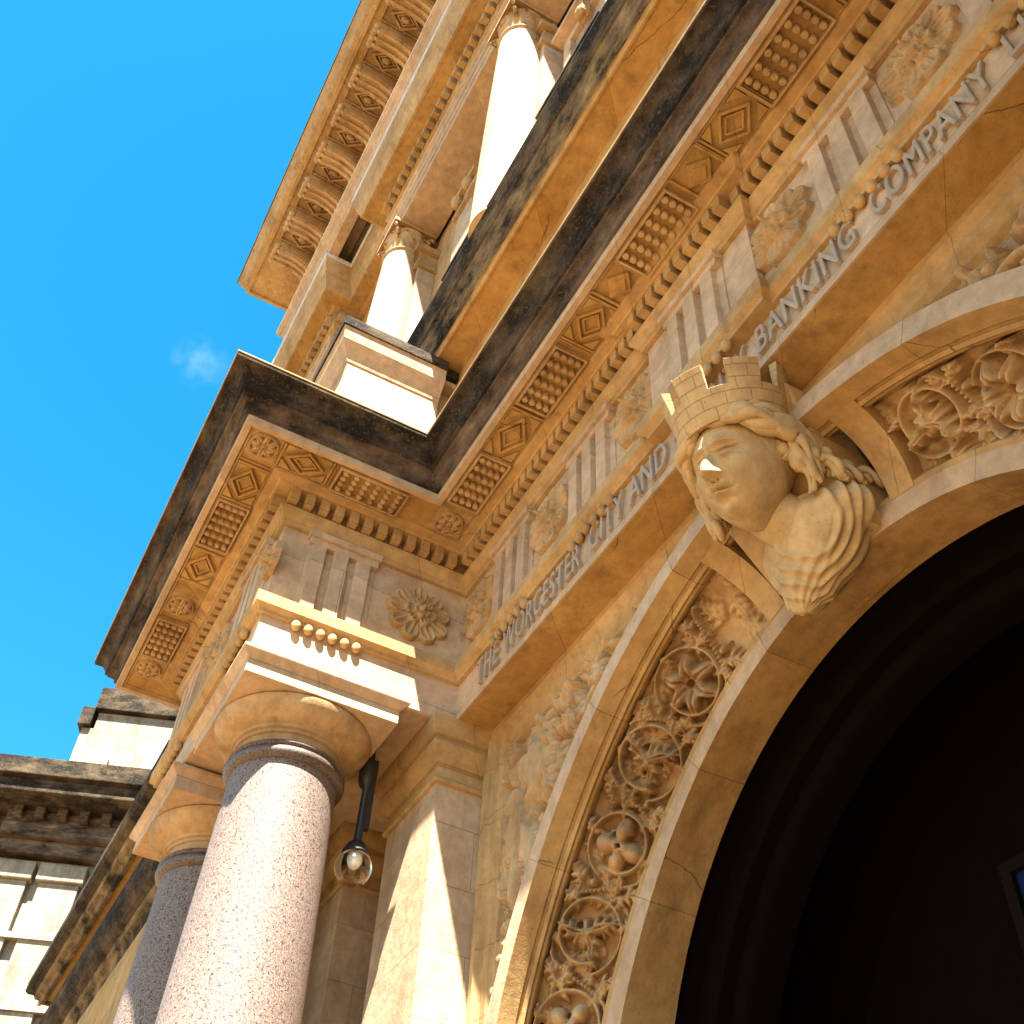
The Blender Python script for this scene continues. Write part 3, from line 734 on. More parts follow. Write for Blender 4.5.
# relief
def spandrel_relief(side, seed):
    L, H = 4.2, 4.6; rel = Relief(L, H, .0155); rnd = random.Random(seed)
    def e1r(x, z): # signed distance outside E1
        th = math.atan2(z - ZC, x - XC); return math.hypot(x - XC, z - ZC) - rr('E1', th if side < 0 else PI - th if False else th)
    def W(u, v): return (-8.84 + u if side < 0 else mir(-8.84) - u), 4.15 + v
    # foliage following the curve
    pts_ = []
    tries = 0
    while len(pts_) < 70 and tries < 20000:
        tries += 1
        u = rnd.uniform(0.0, L); v = rnd.uniform(0.0, H - .02); x, z = W(u, v); d = e1r(x, z)
        if d < .02 or d > 1.5 or z > 8.55 or u < .12: continue
        if any((u - a_) ** 2 + (v - b_) ** 2 < .25 ** 2 for a_, b_ in pts_): continue
        pts_.append((u, v)); s_ = min(1, .45 + d)
        acanthus(rel, u, v, rnd.uniform(0, 6.28), rnd.uniform(.40, .62) * s_, rnd.uniform(.09, .14), rnd.uniform(-.6, .6), rnd)
        if rnd.random() < .5: rel.dome(u, v, .06, .05, 0, .22)
        else: rel.hole(u + .05, v, .03, .08)
    for k in range(7):
        rel.stroke(arc_pts(.25 + .28 * k, 1.3 + .42 * k, .20, rnd.uniform(0, 3), rnd.uniform(4, 7), 60), .030, .022, .2)
    # reclining winged figure: torso, wing, drapery
    fu, fv = .40, 3.30
    rel.dome(fu + .02, fv, .17, .34, -.25, .20); rel.dome(fu - .03, fv + .33, .2, .16, .3, .19); rel.dome(fu + .22, fv - .22, .14, .36, .45, .19)
    rel.dome(fu + .36, fv - .55, .11, .30, .2, .17); rel.dome(fu + .04, fv - .5, .10, .34, -.1, .17)
    rel.dome(fu + .16, fv + .62, .14, .16, 0, .22); rel.dome(fu + .38, fv + .30, .07, .28, -1.1, .17); rel.dome(fu - .18, fv + .12, .06, .26, .3, .16)
    for k in range(7): rel.leaf(fu + .22, fv + .30, 1.25 - k * .17, .72 - .05 * k, .075, .17, 1, .25)
    for k in range(6): rel.stroke([(fu - .1 + .11 * k + .05 * math.sin(q * .5), fv - .25 - .045 * q) for q in range(14)], .03, .02, .17)
    rel.blur(1)
    P = np.zeros((rel.nu, rel.nv, 3)); mask = np.zeros((rel.nu, rel.nv), bool)
    for i in range(rel.nu):
        for j in range(rel.nv):
            x, z = W(rel.U[i, j], rel.V[i, j]); P[i, j] = (x, SY - .002 - min(.205, max(0, rel.h[i, j]) * 1.55) * min(1, max(0, rel.U[i, j] - .03) / .10), z)
            mask[i, j] = e1r(x, z) > -.01 and z < 8.61 and z > ZC + .02
    m = MB(); idx = -np.ones((rel.nu, rel.nv), int)
    fs = []
    ok = mask[:-1, :-1] & mask[1:, :-1] & mask[:-1, 1:] & mask[1:, 1:]
    vs = []
    def vid(i, j):
        if idx[i, j] < 0: idx[i, j] = len(vs); vs.append(tuple(P[i, j]))
        return int(idx[i, j])
    for i, j in zip(*np.nonzero(ok)):
        f = (vid(i, j), vid(i + 1, j), vid(i + 1, j + 1), vid(i, j + 1)); fs.append(f if side < 0 else tuple(reversed(f)))
    m.add(vs, fs)
    return build('spandrel_carving', m, 'carved', bank, smooth=True, angle=180)
spandrel_relief(-1, 11); spandrel_relief(1, 12)

# ================================================================== KEYSTONE HEAD
mb = MB()    # wedge block
ths = [K0, K1]
def key(t, dr, y): return Vector((XC + dr * math.cos(t), y, ZC + dr * math.sin(t)))
K0b, K1b = R(82.5), R(98.5)
ra, rb = 3.52, 4.64
mb.hexa([key(K1b, ra, .80), key(K0b, ra, .80), key(K0b, ra, 1.45), key(K1b, ra, 1.45)], [key(K1b, rb, .16), key(K0b, rb, .16), key(K0b, rb, .6), key(K1b, rb, .6)])
ks = build('keystone', mb, 'stone', bank, bevel=.02)
HC = Vector((-4.37, .13, 8.44)); HS = 1.0
_fw = Vector((.12, -.93, -.36)).normalized(); _up = Vector((.22, -.30, .93)); _up = (_up - _fw * _up.dot(_fw)).normalized(); _rt = (-_fw).cross(_up)
HM = Matrix((_rt, -_fw, _up)).transposed().to_4x4()
def hp(p): return HC + HM.to_3x3() @ (Vector(p) * HS)
# face (local: -y forwards, z up)
def face_mesh():
    nu, nv = 260, 220
    A_, B_ = np.meshgrid(np.linspace(0, 2 * PI, nu, endpoint=False), np.linspace(-PI / 2, PI / 2, nv), indexing='ij')
    # concentrate vertices on the face side
    A_ = A_ - .75 * np.sin(A_)
    x = .350 * np.cos(B_) * np.sin(A_); y = -.40 * np.cos(B_) * np.cos(A_); z = .50 * np.sin(B_)
    front = np.clip(-y / .25, 0, 1)
    t = np.clip((-.06 - z) / .44, 0, 1)
    x = x * (1 - .34 * t ** 1.8); y = np.where(y < 0, y * (1 + .10 * t * (1 - t) * 2), y * (1 - .25 * t))
    x = x * (1 - .06 * np.clip((z - .2) / .3, 0, 1))
    y = y + .03 * front * np.exp(-(x / .3) ** 2) * np.exp(-((z - .25) / .16) ** 2) * -1     # forehead plane
    g = lambda cx, cz, sx, sz: np.exp(-((x - cx) / sx) ** 2 - ((z - cz) / sz) ** 2)
    sm = lambda e0, e1, v: (lambda q: q * q * (3 - 2 * q))(np.clip((v - e0) / (e1 - e0), 0, 1))
    # nose : a ridge that grows from the brow to the tip, then turns sharply under
    ridge = sm(.16, -.10, z) * .135 * sm(-.165, -.105, z) + .012 * g(0, .12, .04, .05)
    wd = .030 + .022 * sm(.05, -.12, z)
    d = ridge * np.exp(-np.abs(x / wd) ** 2.2)
    for s_ in (-1, 1):
        d += .050 * g(s_ * .052, -.112, .026, .026)                    # wings of the nose
        d -= .050 * g(s_ * .024, -.150, .012, .012)                    # nostrils
        d -= .098 * g(s_ * .125, .058, .088, .058)                     # socket
        d += .104 * g(s_ * .128, .048, .058, .042)                     # eyeball
        d += .036 * g(s_ * .128, .094, .072, .010) - .036 * g(s_ * .128, .074, .066, .007)   # upper lid
        d += .024 * g(s_ * .128, .004, .062, .009) - .024 * g(s_ * .128, .018, .058, .006)
        d += .040 * np.exp(-((x - s_ * .13) / .11) ** 2 - ((z - .145 + 1.4 * (x - s_ * .11) ** 2) / .020) ** 2)   # brow
        d += .020 * g(s_ * .20, -.08, .07, .07) - .022 * g(s_ * .095, -.215, .026, .045)
    for s_ in (-1, 1): d -= .016 * g(s_ * .128, .042, .017, .018)
    d += .058 * np.exp(-(x / .082) ** 2 - ((z + .212 - .10 * np.abs(x)) / .017) ** 2)
    d += .014 * (g(.026, -.198, .018, .010) + g(-.026, -.198, .018, .010)) - .022 * g(0, -.172, .011, .022)
    d -= .050 * np.exp(-(x / .090) ** 2 - ((z + .236) / .0075) ** 2)
    d += .066 * g(0, -.264, .060, .022)
    d -= .036 * g(0, -.312, .060, .018)
    d += .066 * g(0, -.392, .085, .060)
    y = y - d * front
    P = np.stack([x, y, z], -1).reshape(-1, 3) @ np.array(HM.to_3x3()).T * HS + np.array(HC)
    m = MB(); m.grid(P.reshape(nu, nv, 3), True); return m
m = face_mesh()
# neck running down into the chest
_a = hp((0, .10, -.08)); _b = hp((0, .15, -.30)); _c = Vector((-4.34, .95, 8.02))
np_ = [_a, _b, _b.lerp(_c, .30) + Vector((0, -.01, -.02)), _b.lerp(_c, .55) + Vector((0, 0, -.03)), _b.lerp(_c, .8), _c]
sp_ = []
for i in range(len(np_) - 1):
    for q in range(6): sp_.append(np_[i].lerp(np_[i + 1], q / 6))
for _ in range(6): sp_ = [sp_[0]] + [(sp_[i - 1] + sp_[i] * 2 + sp_[i + 1]) / 4 for i in range(1, len(sp_) - 1)] + [sp_[-1]]
m.tube(sp_, [.215 + .07 * (max(0, i - 8) / 18) ** 1.3 for i in range(len(sp_))], 40)
bust = build('keystone_head', m, 'bust', bank, smooth=True, angle=180)
# hair: wavy locks parted in the middle
mb = MB(); rnd = random.Random(4)
for s_ in (-1, 1):
    for k in range(20):
        q = k / 19; lay = k % 3
        pts = []; rad = []
        n = 46; ph = rnd.uniform(0, 6); fr_q = rnd.uniform(17, 23)
        for i in range(n):
            t = i / (n - 1)
            zs = .36 + .10 * q              # hairline up to the crown
            u = min(1, t / .6); a = .05 + (1.62 + .25 * q) * u
            zz = zs - (.30 - .10 * q) * u ** 1.8
            bulge = .03 + .035 * lay + .07 * u
            cz = math.sqrt(max(.08, 1 - (zz / .60) ** 2))
            p = Vector((s_ * (.345 + bulge) * cz * math.sin(a), -(.40 + bulge * .6) * cz * math.cos(a), zz))
            if t > .6:
                w_ = (t - .6) / .4
                p += Vector((s_ * (.02 + .06 * q) * math.sin(w_ * 2.5), (.10 + .12 * q) * w_, -(.42 - .10 * q) * w_))
            wv = .026 * math.sin(fr_q * t + ph)
            p += Vector((s_ * wv * .8, -abs(wv) * .5, wv * 1.1 * (1 - .5 * u)))
            pts.append(hp(p)); rad.append((.044 + .016 * math.sin(fr_q * t * 1.1 + ph + 1)) * (1 - .5 * max(0, t - .75) / .25) * (0.55 + .45 * min(1, t * 9)))
        mb.tube(pts, rad, 8)
mb.ell(tuple(hp((0, .07, .10))), (.385, .39, .43), HM.to_3x3(), 28, 16)
# long curl falling over the near shoulder
for k in range(14):
    c0 = hp((.31 + .03 * (k % 3), .0 + .03 * k, .06 - .03 * (k % 4))); pts = []
    for i in range(40):
        t = i / 39; pts.append(c0 + Vector(((.10 + .05 * (k % 4)) * t + .05 * math.sin(t * 3) + .022 * math.sin(t * 15 + k * 1.3), (.36 + .012 * k) * t + .01 * math.cos(t * 13 + k), .05 * math.sin(t * PI) - (.16 + .035 * (k % 5)) * t + .026 * math.cos(t * 15 + k * 1.3))))
    mb.tube(pts, [(.056 + .012 * math.sin(i * .8 + k)) * (1 - .6 * i / 39) for i in range(40)], 8)
build('hair', mb, 'bust', bust, smooth=True, angle=180)
# mural crown
mb = MB(); uv = []
def crown_pt(a, r, z): return hp((r * math.sin(a), -r * 1.06 * math.cos(a) + .02, z))
n = 96
P = []
for (r, z) in ((.40, .30), (.415, .30), (.43, .33), (.475, .56), (.435, .56), (.40, .36)):
    P.append([tuple(crown_pt(2 * PI * i / n, r, z)) for i in range(n + 1)]); uv += [(2 * PI * i / n * .47, z) for i in range(n + 1)]
mb.grid(np.array(P))
nm = 7
for k in range(nm):
    a0 = 2 * PI * (k - .30 + .12) / nm; a1 = 2 * PI * (k + .30 + .12) / nm; P = []
    prof = [(.475, .555), (.515, .76), (.455, .76), (.435, .555)]
    rows = []
    for i in range(9):
        a = a0 + (a1 - a0) * i / 8
        rows.append([tuple(crown_pt(a, r, z)) for r, z in prof] + [tuple(crown_pt(a, *prof[0]))]); uv += [(a * .47, z) for r, z in prof] + [(a * .47, prof[0][1])]
    mb.grid(np.array(rows)); o_ = len(mb.v) - 45
    mb.f.append((o_, o_ + 3, o_ + 2, o_ + 1)); mb.f.append((o_ + 40, o_ + 41, o_ + 42, o_ + 43))
mb.uv = uv
build('crown', mb, 'crown', bust, bevel=.006)
# drapery: cloth folds ringing the neck, sagging towards the tip of the keystone
mb = MB(); nu, nv = 200, 150; P = np.zeros((nu, nv, 3))
DC = Vector((-4.34, .78, 8.02)); NB = Vector((-4.24, .38, 7.95))
for i in range(nu):
    a = 2 * PI * i / nu
    for j in range(nv):
        b = PI * (j / (nv - 1) - .5)
        d = Vector((math.cos(b) * math.cos(a), math.cos(b) * math.sin(a), math.sin(b)))
        dn = max(0, -d.z)
        p = DC + Vector((.53 * d.x * (1 - .42 * dn) - .32 * dn ** 1.5, .33 * d.y * (1 - .25 * dn) + .03 * dn, (.36 if d.z > 0 else .50) * d.z))
        r_ = p - NB; cb_ = math.cos(b)
        dist = math.sqrt(r_.x ** 2 + (r_.y * .8) ** 2 + r_.z ** 2) + .030 * math.sin(a * 3 + 1) * cb_
        f = math.sin(dist * 32 + .9 * math.sin(a * 4) * cb_)
        k = min(1, max(0, (dist - .24) / .05))
        p += d * ((.040 * (1 - abs(f)) ** .7 - .012) * k * (.4 + .6 * cb_) + .010 * math.sin(a * 13 + dist * 20) * k * cb_)
        P[i, j] = p
mb.grid(P, True)
build('drapery', mb, 'bust', bust, smooth=True, angle=180)

# ================================================================== PORCH : columns, pilasters
def column(cx, cy):
    c = root_part('column', (cx, cy, 0)); return c
def make_column(cx, cy):
    m = MB()
    prof = [(.72, 1.0), (.735, 1.4)]
    pr = []
    for i in range(30):
        t = i / 29; z = 1.15 + (8.22 - 1.15) * t; pr.append((.70 - .155 * t ** 1.5, z))
    m.lathe([(.82, 1.0), (.82, 1.08), (.74, 1.12)] + pr, 0, 0, 96)
    col = build('column', m, 'granite', bank, (cx, cy, 0), smooth=True, angle=50)
    a = MB(); a.lathe([(.54, 8.16), (.575, 8.17), (.615, 8.20), (.628, 8.235), (.615, 8.27), (.59, 8.295), (.60, 8.30), (.62, 8.32), (.60, 8.35), (.56, 8.36)], 0, 0, 96)
    build('astragal', a, 'granite_dark', col, (cx, cy, 0), smooth=True, angle=50, label='darker ring of polished granite at the column neck')
    e = MB(); e.lathe([(.545, 8.35), (.55, 8.46), (.575, 8.47), (.58, 8.50), (.61, 8.51), (.615, 8.54), (.64, 8.55), (.72, 8.59), (.79, 8.65), (.83, 8.72), (.835, 8.76), (.80, 8.785)], 0, 0, 96)
    build('echinus', e, 'carved', col, (cx, cy, 0), smooth=True, angle=30)
    b = MB(); h = .86; pth = [(-h, -h), (-h, h), (h, h), (h, -h), (-h, -h)]
    for (hh, z0, z1) in ((.845, 8.78, 8.94), ):
        b.box(-hh, hh, -hh, hh, z0, z1)
    b.hexa([(-.85, -.85, 8.941), (.85, -.85, 8.941), (.85, .85, 8.941), (-.85, .85, 8.941)], [(-.93, -.93, 9.02), (.93, -.93, 9.02), (.93, .93, 9.02), (-.93, .93, 9.02)])
    b.box(-.93, .93, -.93, .93, 9.021, 9.06); b.box(-.80, .80, -.80, .80, 9.061, 9.101)
    build('abacus', b, 'stone_pale', col, (cx, cy, 0), bevel=.006)
    p = MB(); p.box(-.95, .95, -.95, .95, 0, .8); p.box(-1.02, 1.02, -1.02, 1.02, .8, 1.0); build('pedestal', p, 'stone', col, (cx, cy, 0), bevel=.02)
    return col
make_column(-10.05, -1.53); make_column(-12.48, -1.53)
make_column(mir(-10.05), -1.53); make_column(mir(-12.48), -1.53)

def pilaster(x0, x1, yf):
    pth = [(x1, .5), (x1, yf), (x0, yf), (x0, .5)]
    m = MB(); sweep(m, [(0.0, 0.0), (0.0, 8.36)], pth)
    sh = build('pilaster', m, 'stone_pale', bank)
    m = MB(); sweep(m, [(0.0, 8.36), (.035, 8.365), (.05, 8.40), (.035, 8.43), (.0, 8.435), (.0, 8.60), (.03, 8.605), (.04, 8.64), (.10, 8.70), (.125, 8.76), (.13, 8.80), (.085, 8.805), (.09, 8.87), (.13, 8.89), (.17, 8.97), (.18, 9.03), (.18, 9.097), (-.3, 9.097)], pth)
    build('capital', m, 'stone', sh, smooth=True, angle=25)
pilaster(-10.62, -9.37, -.11); pilaster(-13.05, -11.9, -.11)
pilaster(mir(-9.37), mir(-10.62), -.11)
mb = MB(); mb.box(XO, -12.95, .44, 2.4, 0, 9.099); mb.box(XO, XL - .05, 2.4, 2.6, 0, 9.099); mb.box(XL - 1.3, XL - .05, .44, 2.4, 0, 9.099)
mb.box(mir(-12.95), mir(XO), .44, 2.4, 0, 9.099); mb.box(mir(XL - .05), mir(XO), 2.4, 2.6, 0, 9.099)
mb.box(-12.95, XL - 1.3, .40, 2.4, 8.75, 9.099)
build('porch_wall', mb, 'stone', bank)
# dark panel on the porch back wall, coloured to stand in for deep shade
mb = MB(); mb.box(-12.4, -10.9, 2.33, 2.39, 1.5, 7.6); build('porch_shade_panel', mb, 'dark_wood', bank)

# ================================================================== UPPER STOREYS
XR = 8.0
# wall above the main cornice and the string cornice that carries the upper order
YB = -0.50
mb = MB(); mb.add([(XO, YB, 12.0), (XR, YB, 12.0), (XR, YB, 15.3), (XO, YB, 15.3)], [(0, 1, 2, 3)]); build('upper_plinth', mb, 'stone_soffit', bank)
pth = [(XR, YB), (-16.0, YB)]
mb = MB(); sweep(mb, [(0.0, 15.245), (.03, 15.25), (.36, 15.25), (.37, 15.22), (.40, 15.22), (.42, 15.28), (.44, 15.285)], pth)
build('string_soffit', mb, 'stone_soffit', bank)
mb = MB(); sweep(mb, [(.44, 15.285), (.45, 15.34), (.48, 15.36), (.50, 15.46), (.56, 15.54), (.60, 15.68)], pth)
build('string_moulding', mb, 'moss_light', bank, smooth=True, angle=30)
mb = MB(); sweep(mb, [(.60, 15.68), (.63, 15.69), (.66, 15.80), (.74, 15.95), (.75, 16.0), (0.0, 16.06)], pth)
build('string_cap', mb, 'moss_string', bank, smooth=True, angle=30)
# corner pedestals of the porch balustrade
def pedestal(x0, x1, y0, y1, nm='balustrade_pedestal'):
    m = MB(); path = [(x1, y1), (x1, y0), (x0, y0), (x0, y1)]
    sweep(m, [(.10, 12.06), (.10, 12.5), (0.0, 12.6), (0.0, 14.46)], path)
    d = build(nm, m, 'stone_pale', bank)
    m = MB(); sweep(m, [(0.0, 14.46), (.02, 14.47), (.04, 14.55), (.10, 14.66), (.17, 14.76), (.175, 14.82), (.18, 14.83), (.18, 14.99), (.20, 15.0)], path)
    build('cap_moulding', m, 'stone_pale', d, smooth=True, angle=30)
    m = MB(); sweep(m, [(.20, 15.0), (.225, 15.005), (.23, 15.17), (.215, 15.21), (-.4, 15.24)], path)
    build('cap', m, 'moss', d, smooth=True, angle=30)
    return d
pedestal(-11.1, -9.36, -2.12, -.72)
mb = MB(); mb.box(-11.0, -9.50, -.72, YB + .01, 12.05, 14.90); mb.box(-11.0, -9.30, -.715, YB + .01, 14.901, 15.0); pb = build('parapet_block', mb, 'stone_pale', bank, bevel=.02)
mb = MB(); mb.box(-11.0, -9.22, -.71, YB + .01, 15.002, 15.19); build('coping', mb, 'moss', pb, bevel=.02)
pedestal(-13.1, -12.0, -2.12, -.72)
mb = MB(); mb.box(-12.0, -11.1, -1.95, -1.55, 12.05, 14.6); build('balustrade_rail', mb, 'stone_pale', bank, bevel=.02)

# upper order; scaled up about the camera: G scales offsets, Z places heights
G = 1.237
def Z(z): return G * z - 0.379
def big(prof): return [(o_ * G, Z(z)) for (o_, z) in prof]
def upper_column(cx, cy, zb, zc):
    m = MB(); pr = [(0, zb), (.49, zb), (.49, zb + .3)]
    for i in range(14):
        t = i / 13; pr.append((.49 - .08 * t ** 1.5, zb + .36 + (zc - zb - .36) * t))
    m.lathe(pr, 0, 0, 48)
    c = build('upper_column', m, 'stone_pale', bank, (cx, cy, 0), smooth=True, angle=40)
    k = MB(); k.lathe([(.41, zc), (.45, zc + .025), (.45, zc + .075), (.38, zc + .1), (.38, zc + .43), (.42, zc + .74), (.47, zc + .82)], 0, 0, 40)
    for row, (z0, h_, r0, n) in enumerate(((zc + .11, .34, .36, 9), (zc + .30, .44, .37, 9))):
        for q in range(n):
            a = 2 * PI * (q + row * .5) / n; P = []
            for i in range(8):
                t = i / 7; r_ = r0 + .025 + .15 * t ** 2.2; z = z0 + h_ * (t if t < .85 else .85 - (t - .85) * .6)
                w2 = .115 * math.sin(PI * (.2 + .75 * t)) ; P.append([(r_ * math.cos(a) - jj * w2 * math.sin(a) + .02 * abs(jj) * -math.cos(a), r_ * math.sin(a) + jj * w2 * math.cos(a) - .02 * abs(jj) * math.sin(a), z) for jj in (-1, -.5, 0, .5, 1)])
            k.grid(np.array(P))
    for q in range(4):
        a = PI / 4 + q * PI / 2; sp = [(r_ * math.cos(b), r_ * math.sin(b)) for r_, b in [(.14 * (1 - i / 22), i / 22 * 9) for i in range(22)]]
        k.tube([((.50 + x_) * math.cos(a), (.50 + x_) * math.sin(a), zc + .72 + z_) for x_, z_ in sp], .036, 6)
    build('capital', k, 'carved', c, (cx, cy, 0), smooth=True, angle=60)
    b = MB(); b.box(-.50, .50, -.50, .50, zc + .84, zc + .955); build('abacus', b, 'stone', c, (cx, cy, 0), bevel=.01)
ZCAP = 22.92
YC = -.84
for x in (-12.6, -7.34, -1.44, 3.82): upper_column(x, YC, 15.95, ZCAP)
# bays behind the columns
YW = -.25
mb = MB(); mb.add([(-20.5, YW, 12), (XR, YW, 12), (XR, YW, 24.3), (-20.5, YW, 24.3)], [(0, 1, 2, 3)]); build('upper_wall', mb, 'stone', bank)
for cx in (-12.6, -10.35, -7.34, -4.39, -1.44):
    wd = .40 if cx in (-10.35, -4.39) else .52; dp = .16 if cx in (-10.35, -4.39) else .38
    m = MB(); m.box(cx - wd, cx + wd, YW - dp, YW - .002, 16.05, 22.3)
    wp = build('wall_pilaster', m, 'stone_pale', bank, bevel=.01)
    m = MB(); m.box(cx - wd - .06, cx + wd + .06, YW - dp - .08, YW - .002, 22.302, 22.46); m.box(cx - wd - .02, cx + wd + .02, YW - dp - .03, YW - .003, 22.462, 22.9); m.box(cx - wd - .12, cx + wd + .12, YW - dp - .14, YW - .002, 22.902, 23.08)
    for q in (-1, 1): m.ell((cx + q * wd * .6, YW - dp - .12, 22.72), (.13, .12, .2), None, 10, 8)
    build('capital', m, 'stone', wp, bevel=.01)
# blind windows with surround, console and hood
for i, (x0, x1) in enumerate(((-9.6, -8.3), (-6.3, -5.2), (-3.6, -2.5))):
    m = MB(); m.box(x0 - .22, x0, YW - .14, YW - .001, 16.2, 21.6); m.box(x1, x1 + .22, YW - .14, YW - .001, 16.2, 21.6); m.box(x0 - .22, x1 + .22, YW - .14, YW - .001, 21.601, 21.85)
    m.box(x0 - .32, x1 + .32, YW - .34, YW - .001, 21.851, 21.98)
    wn = build('upper_window', m, 'stone_pale', bank, bevel=.012)
    m = MB(); m.box((x0 + x1) / 2 - .12, (x0 + x1) / 2 + .12, YW - .30, YW - .141, 21.2, 21.84); m.ell(((x0 + x1) / 2, YW - .26, 21.3), (.14, .1, .14), None, 10, 8); build('console', m, 'stone', wn, bevel=.01)
    m = MB(); m.box(x0, x1, YW - .03, YW - .004, 16.2, 21.6); build('blind_panel', m, 'stone_pale', wn)
    m = MB(); m.box(x0 - .35, x1 + .35, YW - .5, YW - .001, 18.50, 18.62); m.box(x0 - .28, x1 + .28, YW - .42, YW - .001, 18.3, 18.499); sl_ = build('sill', m, 'stone_pale', wn, bevel=.012)
    m = MB(); m.box(x0 - .38, x1 + .38, YW - .53, YW - .001, 18.622, 18.70); build('coping', m, 'moss', sl_)

YE = -1.18; XE, XF = -13.1, -16.5
pth = [(XR, YE), (XE, YE), (XE, -.5), (XF, -.5), (XF, YE), (-22.5, YE), (-22.5, 0)]
mb = MB(); sweep(mb, big([(-.70, 19.62), (0.0, 19.62), (0.0, 19.85), (.025, 19.855), (.025, 20.10), (.05, 20.105), (.05, 20.34), (.09, 20.36), (.10, 20.42), (-.1, 20.43)]), pth); build('upper_architrave', mb, 'stone_pale', bank)
mb = MB(); sweep(mb, big([(-.1, 20.42), (.02, 20.43), (.02, 20.78), (.06, 20.80), (.10, 20.88), (.11, 21.20), (.17, 21.22), (.22, 21.30), (.45, 21.31), (.46, 21.34)]), pth); build('upper_frieze', mb, 'stone_soffit', bank)
mb = MB(); sweep(mb, big([(.44, 21.36), (.45, 21.30), (.50, 21.30), (.52, 21.40), (.60, 21.62), (.66, 21.80), (.68, 21.98), (.70, 22.05)]), pth); build('upper_cornice', mb, 'stone', bank, smooth=True, angle=30)
mb = MB(); sweep(mb, big([(.70, 22.05), (.72, 22.06), (.73, 22.14), (-.5, 22.2)]), pth); build('upper_sunlit_fillet', mb, 'lit_fillet', bank)  # pale strip whose colour stands in for the sunlit fillet
d1 = MB(); d1.box(-.07, .07, -.29, -.135, Z(20.90), Z(21.14))
first = None; cnt = 0
def up_dentils():
    x = -4.0
    while x > XE: yield (x, YE, 0); x -= .255
    for i in range(3): yield (XF, YE + .02 + .255 * i, PI / 2)
    x = XF - .05
    while x > -20.8: yield (x, YE, 0); x -= .255
for (x, y, r) in up_dentils():
    if first is None: first = build('upper_dentil', d1, 'stone', bank, (x, y, 0))
    elif cnt < 99: copy_part(first, (x, y, 0), bank, (0, 0, r))
    cnt += 1
# continuous upper string (cyma) above both pavilions
pth2 = [(XR, -1.40), (-18.1, -1.40), (-18.1, 1)]
mb = MB(); sweep(mb, big([(.3, 22.14), (.50, 22.16), (.51, 22.24), (.56, 22.28), (.60, 22.40), (.66, 22.44), (.67, 22.50), (.72, 22.56), (.72, 22.62), (-.4, 22.7)]), pth2); build('string_course', mb, 'stone_pale', bank, smooth=True, angle=30)
# attic wall and bracketed main cornice
YA = -1.46; XA = -21.4
ptha = [(XR, YA), (XA, YA), (XA, 2)]
mb = MB(); sweep(mb, big([(0.0, 22.5), (0.0, 26.2), (.06, 26.22), (.08, 26.4), (.08, 28.55)]), ptha); build('attic_wall', mb, 'stone', bank)
mb = MB(); sweep(mb, big([(0.0, 28.5), (1.47, 28.5)]), ptha); ms = build('main_cornice_soffit', mb, 'stone', bank)
mb = MB(); sweep(mb, big([(1.40, 28.52), (1.41, 28.44), (1.50, 28.44), (1.51, 28.70), (1.60, 28.74), (1.66, 28.85), (1.68, 28.95), (1.78, 29.1)]), ptha); build('main_cornice', mb, 'stone', bank, smooth=True, angle=30)
mb = MB(); sweep(mb, big([(1.78, 29.1), (1.80, 29.11), (1.81, 29.30), (-.5, 29.5)]), ptha); build('main_cornice_edge', mb, 'moss', bank)
def console_mb():
    m = MB(); P = []
    prof = [(0, 26.9), (.10, 26.95), (.16, 27.1), (.20, 27.5), (.34, 27.85), (.65, 28.0), (.95, 28.02), (1.12, 27.98), (1.22, 28.08), (1.24, 28.25), (1.2, 28.35), (1.2, 28.49), (0, 28.49)]
    for x in (-.22, .22): m.add([(x, -y, z) for y, z in prof], [tuple(range(len(prof))) if x > 0 else tuple(reversed(range(len(prof))))])
    k = len(prof); m.f += [(i, (i + 1) % k, (i + 1) % k + k, i + k) for i in range(k)]
    for x in (-.15, 0, .15): m.tube([(x, -(y + .03), z - .02) for y, z in prof[1:11]], .045, 6)
    for q in range(6): m.ell((-.2 + .08 * q, -1.24, 28.05 + .05 * (q % 2)), (.07, .09, .10), None, 8, 6)
    for x in (-.19, -.06, .07, .2): m.box(x - .03, x + .03, -.20, 0, 26.0, 26.9)
    m.v = [(x * G * 1.12, y * G, Z(z)) for x, y, z in m.v]
    return m
x = XA + .37; first = None
while x < -6.0:
    if first is None: first = build('console', console_mb(), 'carved', bank, (x, YA, 0), smooth=True, angle=40)
    else: copy_part(first, (x, YA, 0), bank)
    x += 1.34
mb = MB()
for (a, b, h) in ((.36, .42, .10), (.22, .26, .05)):
    for k in range(4):
        c4 = [(a, 0), (0, b), (-a, 0), (0, -b)]; p, q = c4[k], c4[(k + 1) % 4]; p2, q2 = [v * .78 for v in p], [v * .78 for v in q]
        mb.hexa([(*p, 28.49 - h), (*q, 28.49 - h), (*q2, 28.49 - h), (*p2, 28.49 - h)], [(*p, 28.49), (*q, 28.49), (*q2, 28.49), (*p2, 28.49)])
mb.box(-.37, -.33, -.6, .6, 28.40, 28.49); mb.box(.33, .37, -.6, .6, 28.40, 28.49); mb.box(-.33, .33, -.6, -.56, 28.40, 28.49); mb.box(-.33, .33, .56, .6, 28.40, 28.49)
mb.ell((0, 0, 28.45), (.12, .14, .1), None, 10, 6)
mb.v = [(x * G * .74, y * G * .9, Z(z)) for x, y, z in mb.v]
x = XA + 1.04; first = None
while x < -6.0:
    if first is None: first = build('coffer', mb, 'carved', ms, (x, YA - .89, 0))
    else: copy_part(first, (x, YA - .89, 0), ms)
    x += 1.34
